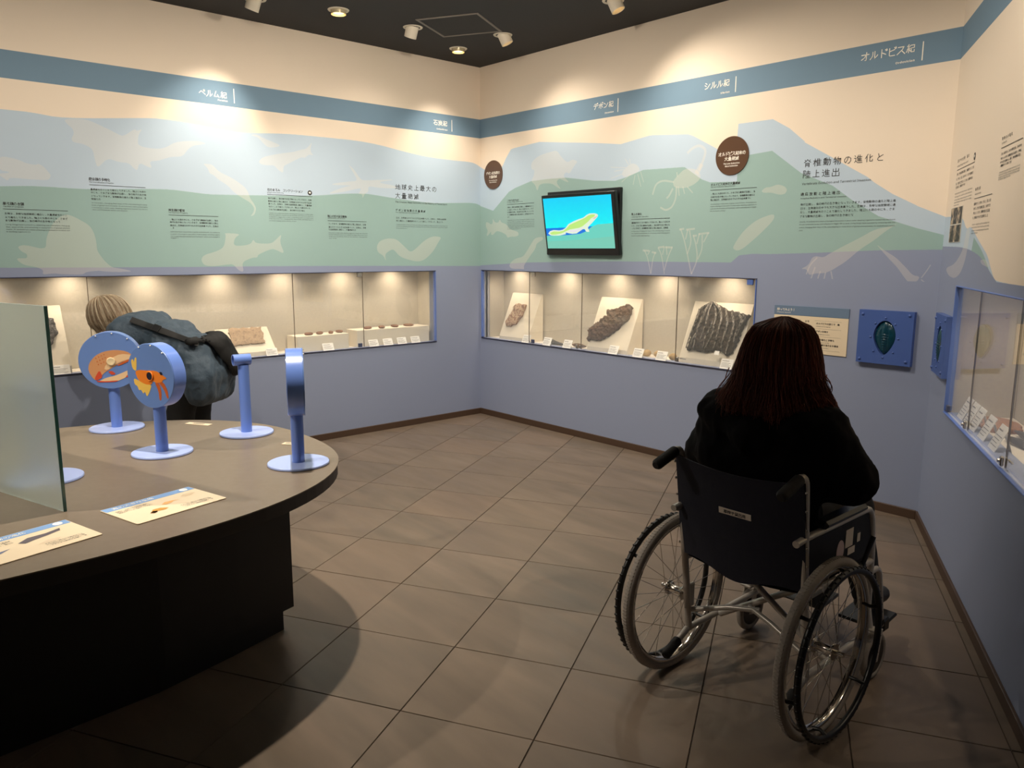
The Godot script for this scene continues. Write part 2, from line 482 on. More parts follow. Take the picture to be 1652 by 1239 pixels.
# Latin letters fitted between x0 and x1 (x1 <= x0: natural width), capitals cap tall
func latin(g: Geo, said: String, x0: float, x1: float, y: float, cap: float, z: float, xf := Transform3D(), bold := false) -> void:
	var tm := TextMesh.new()
	var f := SystemFont.new()
	f.font_names = PackedStringArray(["Droid Sans"])
	f.font_weight = 700 if bold else 400
	tm.font = f
	tm.font_size = 32
	tm.pixel_size = 0.01
	tm.depth = 0.0
	tm.curve_step = 6.0
	tm.text = said
	tm.horizontal_alignment = HORIZONTAL_ALIGNMENT_LEFT
	tm.vertical_alignment = VERTICAL_ALIGNMENT_BOTTOM
	var a := tm.get_mesh_arrays()
	var vv: PackedVector3Array = a[Mesh.ARRAY_VERTEX]
	if vv.is_empty(): return
	var ix = a[Mesh.ARRAY_INDEX]
	var lo := vv[0]
	var hi := vv[0]
	for q in vv:
		lo = lo.min(q); hi = hi.max(q)
	var sy := cap / (0.0071 * 32.0)
	var sx := (x1 - x0) / maxf(hi.x - lo.x, 1e-6) if x1 > x0 else sy
	var base := 0.0
	var down := false
	for ch in "gjpqy,":
		if said.contains(ch): down = true
	base = lo.y + (0.0021 * 32.0 if down else 0.0)
	var cnt: int = ix.size() if ix != null and ix.size() > 0 else vv.size()
	for k in range(0, cnt, 3):
		var q := []
		for m in 3:
			var i: int = ix[k + m] if ix != null and ix.size() > 0 else k + m
			q.append(Vector2(x0 + (vv[i].x - lo.x) * sx, y + (vv[i].y - base) * sy))
		if absf((q[1] - q[0]).cross(q[2] - q[0])) < 1e-12: continue
		if (q[1] - q[0]).cross(q[2] - q[0]) < 0.0:
			var w = q[1]; q[1] = q[2]; q[2] = w
		g.tri(xf * Vector3(q[0].x, q[0].y, z), xf * Vector3(q[1].x, q[1].y, z), xf * Vector3(q[2].x, q[2].y, z))

func said_part(from: int, count: int) -> String:
	var s := ""
	var k := from
	while s.length() < count:
		s += SAID[k % SAID.length()]
		k += 1
	return s

func told_part(from: int, count: int) -> String:
	return (TOLD + " " + TOLD).substr(from % TOLD.length(), count)

# ---------------------------------------------------------------- flat print: polygons filled row by row into an Image
func points(s: String, sc := 0.001) -> PackedVector2Array:
	var p := PackedVector2Array()
	for w in s.split(" "):
		var q := w.split(",")
		p.append(Vector2(float(q[0]), float(q[1])) * sc)
	return p

func fill_poly(im: Image, poly: PackedVector2Array, col: Color) -> void:
	var w := im.get_width()
	var h := im.get_height()
	var y0 := h
	var y1 := 0
	for q in poly:
		y0 = mini(y0, int(floor(q.y))); y1 = maxi(y1, int(ceil(q.y)))
	var strip: Image = null
	if col.a < 1.0:
		strip = Image.create(w, 1, false, im.get_format())
		strip.fill(col)
	var m := poly.size()
	for y in range(maxi(0, y0), mini(h, y1 + 1)):
		var yc := y + 0.5
		var xs := []
		for k in m:
			var a := poly[k]
			var b := poly[(k + 1) % m]
			if (a.y <= yc) != (b.y <= yc):
				xs.append(a.x + (yc - a.y) / (b.y - a.y) * (b.x - a.x))
		xs.sort()
		for k in range(0, xs.size() - 1, 2):
			var xa := clampi(int(round(xs[k])), 0, w)
			var xb := clampi(int(round(xs[k + 1])), 0, w)
			if xb <= xa: continue
			if strip: im.blend_rect(strip, Rect2i(0, 0, xb - xa, 1), Vector2i(xa, y))
			else: im.fill_rect(Rect2i(xa, y, xb - xa, 1), col)

# rounds an outline by cutting its corners
func rounded(p: PackedVector2Array, times: int, open := false) -> PackedVector2Array:
	for i in times:
		var o := PackedVector2Array()
		if open: o.append(p[0])
		for k in p.size() - (1 if open else 0):
			var a := p[k]
			var b := p[(k + 1) % p.size()]
			o.append(a.lerp(b, 0.22))
			o.append(a.lerp(b, 0.78))
		if open: o.append(p[p.size() - 1])
		p = o
	return p

func thick_line(p: PackedVector2Array, w: float) -> PackedVector2Array:
	var l := PackedVector2Array()
	var r := PackedVector2Array()
	for k in p.size():
		var d := (p[mini(k + 1, p.size() - 1)] - p[maxi(k - 1, 0)]).normalized() * w * 0.5
		l.append(p[k] + Vector2(-d.y, d.x))
		r.append(p[k] - Vector2(-d.y, d.x))
	r.reverse()
	l.append_array(r)
	return l

const PRINT_LOW := 1.345
const PRINT_HIGH := 2.66
const CREAM := Color8(236, 221, 202)
const BAND := Color8(116, 143, 164)
const SKY := Color8(184, 202, 218)
const GREEN := Color8(150, 179, 176)
const LAVENDER := Color8(142, 152, 178)

func print_image(wall: String, x0: float, x1: float, mm: float) -> ImageTexture:
	var w := int(round((x1 - x0) * 1000.0 / mm))
	var h := int(round((PRINT_HIGH - PRINT_LOW) * 1000.0 / mm))
	var im := Image.create(w, h, false, Image.FORMAT_RGBA8)
	im.fill(CREAM)
	var to_px := func(p: PackedVector2Array) -> PackedVector2Array:
		var o := PackedVector2Array()
		for q in p:
			o.append(Vector2((q.x - x0) * w / (x1 - x0), (PRINT_HIGH - q.y) * h / (PRINT_HIGH - PRINT_LOW)))
		return o
	var zones := [["sky", SKY], ["green", GREEN], ["purple", LAVENDER]]
	for z in zones:
		var p := points(ZONES[wall][z[0]])
		if wall != "R": p = rounded(p, 2, true)
		if wall == "T" and z[0] == "green": p.append(Vector2(0.7, 1.45))
		else:
			var first := p[0]
			var last := p[p.size() - 1]
			if wall == "L": p.insert(0, Vector2(-9.0, first.y))
			else: p.insert(0, Vector2(-0.1, first.y))
			if wall != "T": p.append(Vector2(last.x + 0.2, last.y))
			if wall == "T":
				p[0].x = -0.02
				p.append(Vector2(10.0, last.y))
			p.append(Vector2(p[p.size() - 1].x, 1.2))
			p.append(Vector2(p[0].x, 1.2))
		fill_poly(im, to_px.call(p), z[1])
	var veil := Color8(228, 218, 206, 84)
	for b in BEASTS:
		if b[0] == wall: fill_poly(im, to_px.call(rounded(points(b[2]), 2)), veil)
	for b in LIMBS:
		if b[0] == wall: fill_poly(im, to_px.call(thick_line(rounded(points(b[2]), 2, true), b[1] * 0.001)), veil)
	fill_poly(im, to_px.call(PackedVector2Array([Vector2(-9, 2.49), Vector2(10, 2.49), Vector2(10, 2.6495), Vector2(-9, 2.6495)])), BAND)
	return ImageTexture.create_from_image(im)

# every printed paragraph and headline of one wall, as thin cut letters on the wall face
func wall_words(wall: String, parent: Node3D) -> void:
	var dark := m3("charcoal lettering", c8(44, 42, 42), 0.6)
	var white := m3("white lettering", c8(245, 240, 228), 0.6)
	var z := 0.0012
	var seed_ := 0
	for key in TEXTS:
		var b: Array = TEXTS[key]
		if b[0] != wall: continue
		var g := Geo.new()
		var k := 0.001
		var x0: float = b[1] * k
		var x1: float = b[2] * k
		if b[3] != 0: ribbon(g, PackedVector2Array([Vector2(x0, b[3] * k), Vector2(x1, b[3] * k)]), 0.0028, z)
		var ts: float = minf(b[5] * k, 0.021) * 0.95
		var heads := {"LA": "単弓類の台頭", "LB": "爬虫類の多様化", "LC": "両生類の繁栄", "LD": "石のまるみ コンクリーション", "LE": "陸上の巨大節足動物", "LF": "デボン紀後期の大量絶滅", "RA": "こまかな生きもの", "RB": "陸上の進化", "RC": "オルドビス紀末の大量絶滅", "RD": "適応放散と陸上進出", "TA": "海の中の生物 進化", "TB": "地球の海", "TC": "動物の大進化"}
		var head: String = heads[key]
		var step: float = (b[6] * k - x0) / head.length()
		kanji(g, head, x0, b[4] * k, ts, step, 0.0020, z, Transform3D(), minf(1.0, step / ts * 0.95))
		var subs := {"LA": "The Rise of Synapsids", "LB": "The Diversification of Reptiles", "LC": "The Amphibian Prosperity", "LF": "The Late Devonian Mass Extinction", "RC": "The Late Ordovician Mass Extinction", "RD": "Adaptive Radiation and Terrestrial Invasion"}
		latin(g, subs.get(key, told_part(seed_ * 31, 24)), x0, b[8] * k, b[7] * k - 0.002, 0.0075, z)
		var pitch: float = b[13] * k
		var cs := pitch * 0.62
		var per := int((x1 - x0) / (cs * 1.12))
		var j: Array = b[9]
		for r in j.size():
			var m := per if r < j.size() - 1 else int(per * b[10])
			kanji(g, said_part(seed_ * 17 + r * per, m), x0 + 0.004, j[r] * k - cs * 0.5, cs, cs * 1.12, 0.0012, z)
		var ge := Geo.new()
		var en: Array = b[11]
		var pe := int((x1 - x0) / 0.0052)
		for r in en.size():
			var share: float = 1.0 if r < en.size() - 1 else b[12]
			latin(ge, told_part(seed_ * 43 + r * pe, maxi(5, int(pe * share))).strip_edges(), x0 + 0.004, x0 + 0.004 + (x1 - x0) * share, en[r] * k - 0.003, 0.0062, z)
		if key in ["LD", "TA"]:
			var c := Vector2(-1.672, 1.9335) if key == "LD" else Vector2(0.596, 1.938)
			var ring := PackedVector2Array()
			for q in 24: ring.append(c + Vector2.from_angle(TAU * q / 24) * 0.018)
			g.flat(ring, z)
			var fish := PackedVector2Array()
			for q in [[-10, 2], [-3, 8], [5, 7], [10, 0], [4, -2], [7, -9], [0, -4], [-6, -5]]: fish.append(c + Vector2(q[0], q[1]) * 0.001)
			var gf := Geo.new()
			gf.flat(fish, z + 0.0006)
			part("round_emblem", parent, [gf, white])
		part("paragraph", parent, [g, dark, ge, m3("grey small print", c8(74, 78, 78), 0.6)])
		seed_ += 1
	var heads2 := []
	if wall == "L": heads2 = [["地球史上最大の", -0.902, 1.999, 0.047, 0.0617], ["大量絶滅", -0.904, 1.928, 0.047, 0.0615]]
	if wall == "R": heads2 = [["脊椎動物の進化と", 3.089, 2.009, 0.046, 0.0617], ["陸上進出", 3.088, 1.944, 0.046, 0.0605]]
	if heads2.size() > 0:
		var g := Geo.new()
		for q in heads2: kanji(g, q[0], q[1], q[2], q[3], q[4], 0.0036, z)
		if wall == "L": latin(g, "The Greatest Mass Extinction in the History of Planet Earth", -0.905, -0.373, 1.894, 0.0125, z)
		else: latin(g, "Vertebrate Evolution and Terrestrial Invasion", 3.085, 3.501, 1.904, 0.0125, z)
		part("headline", parent, [g, dark])
	var names := []
	if wall == "L": names = [["ペルム紀", -2.465, -2.27, 2.538, "Permian", -2.338, -2.222], ["石炭紀", -0.507, -0.36, 2.552, "Carboniferous", -0.475, -0.313]]
	if wall == "R": names = [["デボン紀", 1.358, 1.559, 2.559, "Devonian", 1.473, 1.600], ["シルル紀", 2.349, 2.543, 2.561, "Silurian", 2.477, 2.587], ["オルドビス紀", 3.394, 3.687, 2.565, "Ordovician", 3.587, 3.725]]
	for q in names:
		var g := Geo.new()
		var step: float = (q[2] - q[1]) / q[0].length()
		kanji(g, q[0], q[1], q[3], 0.0455, step, 0.0048, z, Transform3D(), minf(1.0, step / 0.05))
		latin(g, q[4], q[5], q[2], 2.5185, 0.0110, z, Transform3D(), true)
		ribbon(g, PackedVector2Array([Vector2(q[6], 2.519), Vector2(q[6], 2.609)]), 0.0062, z)
		part("period_name", parent, [g, white])
# the printed mural of each wall, in millimetres of the wall face (x along the wall, y above the floor)
const ZONES := {
	"L": {
		"sky": "-3636,2311 -3476,2312 -3310,2294 -2807,2352 -2743,2356 -2587,2353 -2406,2335 -2198,2319 -1856,2348 -1604,2352 -1158,2355 -696,2294 -458,2279 -101,2278 -42,2264 19,2236",
		"green": "-3676,1869 -3489,1882 -3269,1877 -3192,1878 -2728,1906 -2569,1894 -2446,1884 -2320,1887 -2040,1896 -1623,1914 -1374,1943 -1195,1952 -1122,1948 -922,1929 -552,1905 -350,1914 -67,1929 18,1903",
		"purple": "-3719,1393 -2875,1387 -1699,1386 16,1369",
	},
	"R": {
		"sky": "4,2242 63,2216 200,2121 314,2239 351,2290 415,2358 452,2364 767,2385 1374,2318 1634,2284 1892,2317 1932,2317 2233,2292 2278,2275 2468,2175 2474,2169 2617,2086 2617,2236 2621,2316 2864,2316 2981,2248 3086,2160 3083,2157 3250,2061 3481,1927 3527,1891 3631,1824 3764,1757 3765,1755 3919,1690",
		"green": "2,1903 181,1855 390,2007 472,2035 668,2079 872,2084 1074,2081 1382,2038 1591,2024 1686,2041 1853,2084 2214,2077 2358,1986 2423,1962 2631,1954 2631,2100 2715,2115 2871,2126 3073,1978 3278,1891 3402,1802 3561,1706 3682,1665 3775,1635 3917,1596",
		"purple": "-1,1375 646,1409 1652,1430 2617,1434 2676,1481 2774,1491 2885,1490 2970,1492 3199,1499 3581,1515 3910,1519",
	},
	"T": {
		"sky": "37,1689 451,1675 569,1608 660,1623 809,1569 945,1523 1041,1492 1114,1444 1183,1404 1237,1391 1621,1387",
		"green": "748,1570 954,1504 1128,1414 1162,1394",
		"purple": "-14,1536 574,1528 903,1491 1094,1431 1238,1389",
	},
}
const BEASTS := [
	["L", "reptile", "-2882,2178 -2847,2164 -2762,2160 -2704,2176 -2649,2213 -2571,2230 -2486,2237 -2432,2225 -2475,2214 -2525,2204 -2562,2177 -2602,2124 -2673,2118 -2709,2106 -2762,2085 -2819,2078 -2803,2033 -2838,2045 -2882,2064 -2897,2012 -2920,2027 -2945,2057 -3005,2058 -3072,2078 -3135,2009 -3147,2066 -3153,2121 -3172,2138 -3211,2154 -3261,2157 -3270,2178 -3252,2209 -3257,2241 -3283,2260 -3305,2293 -3179,2307 -3058,2260 -2997,2231 -2966,2222 -2896,2275 -2881,2263 -2846,2280 -2874,2241 -2880,2201"],
	["L", "long_snout", "-3660,2042 -3611,2040 -3561,2029 -3525,2011 -3474,2006 -3464,2015 -3436,2001 -3410,1966 -3399,1950 -3414,1920 -3486,1918 -3621,1923 -3627,1904 -3645,1914 -3670,1933 -3669,1943 -3619,1949 -3618,1957 -3668,1961"],
	["L", "sail_back", "-3327,1719 -3279,1698 -3210,1655 -3188,1611 -3178,1560 -3178,1503 -3167,1475 -3138,1429 -3098,1388 -3050,1382 -2963,1360 -3084,1359 -3143,1363 -3180,1369 -3254,1361 -3271,1345 -3388,1349 -3437,1356 -3497,1348 -3489,1376 -3522,1395 -3588,1407 -3623,1437 -3621,1450 -3570,1447 -3567,1475 -3595,1488 -3615,1517 -3586,1528 -3549,1523 -3493,1507 -3463,1513 -3459,1562 -3440,1612 -3411,1667 -3368,1706"],
	["L", "diving_reptile", "-2468,2089 -2434,2089 -2403,2088 -2361,2043 -2280,2011 -2230,1983 -2179,1949 -2154,1912 -2143,1869 -2118,1838 -2100,1801 -2116,1755 -2150,1742 -2122,1774 -2116,1806 -2145,1843 -2203,1872 -2260,1907 -2303,1954 -2365,1987 -2395,2016 -2425,2026 -2436,2062"],
	["L", "small_fish", "-2120,2312 -2073,2323 -2020,2300 -1952,2281 -1891,2261 -1919,2246 -1989,2237 -2028,2268 -2060,2302"],
	["L", "spined_fish", "-2066,2133 -2034,2167 -1929,2197 -1800,2221 -1734,2243 -1690,2253 -1659,2282 -1636,2310 -1653,2256 -1647,2227 -1625,2213 -1669,2215 -1700,2187 -1729,2191 -1789,2160 -1847,2130 -1876,2115 -1879,2063 -1920,2086 -1947,2116 -2002,2112 -2050,2115"],
	["L", "dragonfly", "-1334,2168 -1287,2137 -1225,2058 -1192,2054 -937,2078 -920,2074 -1084,2046 -893,2029 -894,2007 -1068,2004 -1160,2013 -1157,1971 -1195,1948 -1213,1913 -1216,1947 -1253,1946 -1227,1975 -1227,1996 -1357,1961 -1507,1933 -1499,1947 -1372,1995 -1291,2009 -1489,2002 -1465,2016 -1330,2038 -1249,2047 -1311,2136"],
	["L", "anvil_shark", "-2522,1437 -2498,1469 -2416,1491 -2354,1521 -2334,1609 -2348,1622 -2226,1618 -2274,1588 -2285,1529 -2160,1541 -2134,1582 -2120,1552 -1999,1550 -1956,1585 -1913,1624 -1932,1562 -1895,1473 -1976,1512 -2017,1508 -2108,1469 -2109,1450 -2149,1450 -2230,1417 -2218,1345 -2256,1357 -2292,1402 -2331,1402 -2437,1389 -2503,1397"],
	["L", "eel", "-1094,1540 -1063,1583 -982,1605 -900,1598 -828,1542 -766,1490 -712,1517 -623,1588 -534,1629 -433,1622 -468,1581 -525,1500 -615,1428 -692,1411 -788,1429 -872,1455 -933,1516 -964,1507 -1016,1477 -1007,1413 -1031,1464 -1086,1490"],
	["R", "armoured_fish", "666,2218 700,2249 768,2278 868,2291 966,2302 1007,2257 1072,2203 1103,2200 1142,2216 1204,2197 1166,2168 1113,2106 1073,2126 1042,2095 1115,2041 1059,2055 1003,2081 963,2053 1028,1990 971,2016 914,2047 771,2053 747,1988 720,2047 668,2079 702,2118 710,2169 675,2171"],
	["R", "spiny_bug", "1650,2082 1734,2140 1793,2129 1828,2082 1754,2056 1669,2042"],
	["R", "scorpion", "2120,1988 2156,2022 2215,2066 2304,2060 2349,2021 2344,1986 2294,1953 2221,1934 2130,1945"],
	["R", "crawler", "80,1761 119,1754 148,1735 177,1747 172,1792 205,1752 253,1751 272,1780 290,1750 356,1736 411,1687 511,1668 520,1638 484,1627 411,1628 375,1616 356,1646 281,1672 224,1679 177,1643 148,1649 157,1680 99,1631 89,1650 109,1681 79,1718"],
	["R", "long_neck", "814,1623 721,1613 679,1567 627,1508 575,1455 485,1442 422,1412 394,1375 431,1351 540,1354 594,1349 585,1378 611,1408 663,1462 731,1526 739,1566 823,1600"],
	["R", "shell", "2623,1526 2646,1569 2699,1639 2790,1707 2911,1744 2914,1704 2812,1610 2706,1526 2658,1509"],
	["R", "drop_fish", "2809,1884 2841,1906 2875,1905 2923,1920 2973,1904 2990,1881 2976,1858 2938,1855 2877,1873 2832,1872"],
	["R", "squid_a", "3640,1649 3548,1633 3467,1587 3371,1539 3291,1496 3254,1471 3207,1480 3181,1471 3163,1426 3111,1400 3152,1401 3168,1363 3208,1376 3267,1378 3312,1397 3342,1417 3391,1448 3472,1521 3552,1574 3607,1621 3678,1666"],
	["R", "squid_b", "3560,1551 3617,1510 3678,1475 3739,1417 3776,1378 3815,1373 3801,1344 3764,1331 3732,1365 3688,1422 3638,1469 3593,1515"],
	["T", "tusk", "569,1608 660,1623 639,1531 606,1463 531,1405 399,1376 236,1387 134,1423 364,1445 517,1504 559,1560"],
	["T", "frond", "912,1472 1021,1476 1112,1450 1063,1443 949,1454"],
]
const LIMBS := [
	["R", 6, "1717,2129 1681,2176"],
	["R", 6, "1734,2134 1724,2173"],
	["R", 6, "1692,2111 1543,2126"],
	["R", 6, "1676,2100 1580,2094"],
	["R", 6, "1659,2069 1546,2044"],
	["R", 6, "1737,2063 1653,2011"],
	["R", 6, "1779,2054 1765,1985"],
	["R", 6, "1804,2059 1837,1968"],
	["R", 6, "1829,2076 1861,1998"],
	["R", 18, "2333,2046 2359,2097 2381,2159 2369,2190 2325,2211 2274,2198 2232,2167"],
	["R", 36, "2313,2024 2353,2086"],
	["R", 13, "2128,1982 2034,2000 1971,1979 1946,1905"],
	["R", 13, "2152,1950 2152,1870 2121,1810 2067,1790 2018,1814"],
	["R", 14, "2122,1939 2093,1891 2071,1874"],
	["R", 9, "2168,1949 2178,1887"],
	["R", 8, "2206,1947 2223,1897"],
	["R", 8, "2243,1944 2290,1900"],
	["R", 9, "2157,2016 2151,2047"],
	["R", 8, "1954,1341 1920,1461 1889,1512"],
	["R", 8, "1954,1341 1966,1448 1988,1500"],
	["R", 8, "1919,1480 1939,1512"],
	["R", 8, "2076,1344 2045,1481 2011,1532"],
	["R", 8, "2074,1373 2102,1468 2137,1538"],
	["R", 8, "2053,1481 2067,1538"],
	["R", 8, "2093,1481 2083,1538"],
	["R", 10, "2307,1350 2266,1488 2235,1587 2201,1661"],
	["R", 10, "2266,1488 2296,1568 2277,1648"],
	["R", 10, "2246,1587 2262,1654"],
	["R", 10, "2307,1350 2354,1452 2334,1556 2308,1617"],
	["R", 10, "2354,1452 2387,1519 2382,1616"],
	["R", 10, "2395,1567 2431,1630"],
	["R", 10, "2341,1556 2359,1628"],
	["R", 14, "2190,1655 2231,1661"],
	["R", 13, "2247,1654 2321,1659"],
	["R", 13, "2352,1622 2438,1630"],
	["R", 14, "1872,1512 1931,1509"],
	["R", 14, "1956,1500 1997,1493"],
	["R", 14, "2011,1532 2067,1538"],
	["R", 14, "2075,1535 2138,1532"],
	["R", 13, "2309,1611 2338,1613"],
	["R", 8, "3214,1471 3170,1426 3151,1369"],
	["R", 8, "3205,1414 3178,1325"],
	["R", 8, "3240,1390 3224,1339 3235,1282"],
	["R", 8, "3273,1384 3260,1302 3221,1278"],
	["R", 8, "3306,1391 3323,1329 3307,1291 3271,1277"],
	["R", 6, "3822,1365 3846,1402 3864,1437"],
	["R", 6, "3752,1337 3715,1300 3730,1266"],
	["R", 6, "3758,1325 3746,1278 3759,1252"],
	["R", 6, "3786,1326 3791,1274"],
	["R", 6, "3807,1344 3822,1298"],
	["R", 6, "3822,1356 3852,1334 3849,1305"],
	["R", 6, "3797,1332 3816,1304"],
]
# paragraphs: wall, left, right, rule height, title [height, size, right end], subtitle [height, right end], Japanese rows, last row's share, English rows, last row's share, row height (all mm)
const TEXTS := {
	"LA": ["L", -3667, -3326, 1739, 1762, 19, -3558, 1752, -3562, [1713, 1691, 1672], 0.88, [1648, 1633, 1619, 1606], 0.37, 20, 14],
	"LB": ["L", -3190, -2856, 1906, 1932, 21, -3067, 1921, -3047, [1879, 1859, 1838, 1819], 0.20, [1795, 1780, 1765, 1752], 0.62, 20, 15],
	"LC": ["L", -2718, -2383, 1735, 1759, 19, -2610, 1749, -2591, [1706, 1688, 1667, 1649], 0.10, [1624, 1608, 1593, 1582], 0.14, 19, 15],
	"LD": ["L", -2011, -1655, 1906, 1930, 21, -1729, 1919, -1886, [1879, 1858, 1839, 1819, 1798], 0.85, [1772, 1759, 1745, 1732, 1717], 0.60, 20, 13],
	"LE": ["L", -1529, -1184, 1731, 1756, 20, -1362, 1748, -1377, [1708, 1683, 1664], 0.75, [1638, 1624, 1610, 1596], 0.20, 22, 14],
	"LF": ["L", -905, -374, 0, 1824, 25, -597, 1814, -673, [1773, 1749], 0.95, [1717, 1703, 1688], 0.20, 24, 15],
	"RA": ["R", 369, 709, 1901, 1926, 17, 518, 1917, 566, [1876, 1855, 1834, 1813, 1794], 0.10, [1767, 1751, 1736, 1721, 1707, 1693], 0.50, 20, 13],
	"RB": ["R", 1758, 2106, 1737, 1766, 17, 1854, 1752, 1916, [1712, 1690, 1671], 0.98, [1650, 1634, 1617], 0.50, 20, 14],
	"RC": ["R", 2433, 2779, 1909, 1937, 18, 2657, 1927, 2621, [1885, 1864, 1845], 0.95, [1817, 1802, 1787, 1772], 0.35, 20, 13],
	"RD": ["R", 3081, 3652, 0, 1840, 24, 3335, 1823, 3366, [1789, 1766, 1743, 1718], 0.60, [1685, 1669, 1651, 1633], 0.04, 24, 14],
	"TA": ["T", 204, 611, 1912, 1949, 17, 485, 1929, 459, [1891, 1867, 1844, 1827], 0.60, [1795, 1779, 1764, 1751, 1738], 0.30, 21, 11],
	"TB": ["T", 682, 1013, 1742, 1777, 15, 797, 1760, 805, [1719, 1698, 1678, 1658], 0.95, [1627, 1614, 1600, 1589], 0.40, 20, 10],
	"TC": ["T", 1092, 1401, 1913, 1944, 13, 1257, 1930, 1170, [1890, 1872, 1857, 1844], 0.60, [1818, 1808, 1799, 1791], 0.60, 15, 9],
}
# ---------------------------------------------------------------- the room
func wall(called: String, fr: Transform3D, x0: float, x1: float, hole: Array, prints: Array, words: String) -> MeshInstance3D:
	var cream := m3("cream wall paint", CREAM, 0.75, 0.0, 0.35)
	var blue := m3("lavender blue wall paint", LAVENDER, 0.7, 0.0, 0.35)
	var th := 0.1
	var gc := Geo.new()
	var gb := Geo.new()
	var bx := func(g: Geo, a: float, b: float, lo: float, hi: float, front := 0.0) -> void:
		if b > a and hi > lo: g.box(Vector3((a + b) / 2, (lo + hi) / 2, (front - th) / 2), Vector3(b - a, hi - lo, th + front))
	bx.call(gc, x0, x1, PRINT_HIGH, CEIL + 0.1)
	bx.call(gb, x0, x1, PRINT_LOW, PRINT_HIGH, -0.002)
	if hole.is_empty(): bx.call(gb, x0, x1, -0.1, PRINT_LOW)
	else:
		bx.call(gb, x0, x1, -0.1, hole[2])
		bx.call(gb, x0, hole[0], hole[2], hole[3])
		bx.call(gb, hole[1], x1, hole[2], hole[3])
		bx.call(gb, x0, x1, hole[3], PRINT_LOW)
	var shapes := [gc, cream, gb, blue]
	if prints.is_empty():
		var g := Geo.new()
		bx.call(g, x0, x1, PRINT_LOW, PRINT_HIGH)
		shapes.append(g); shapes.append(cream)
	for p in prints:
		var g := Geo.new()
		g.quad(Vector3(p[0], PRINT_LOW, 0), Vector3(p[1], PRINT_LOW, 0), Vector3(p[1], PRINT_HIGH, 0), Vector3(p[0], PRINT_HIGH, 0))
		var m := m3("mural print %s %.2f" % [words, p[0]], Color.WHITE, 0.7, 0.0, 0.35)
		m.albedo_texture = print_image(words, p[0], p[1], p[2])
		m.texture_repeat = false
		shapes.append(g); shapes.append(m)
	var o := struct(called, shapes, self, fr)
	if words != "": wall_words(words, o)
	return o

func baseboard(called: String, fr: Transform3D, x0: float, x1: float) -> void:
	var g := Geo.new()
	g.box(Vector3((x0 + x1) / 2, 0.0262, 0.006), Vector3(x1 - x0, 0.0522, 0.0119), 0.002)
	struct(called, [g, m3("brown vinyl skirting", c8(74, 55, 41), 0.5)], self, fr)

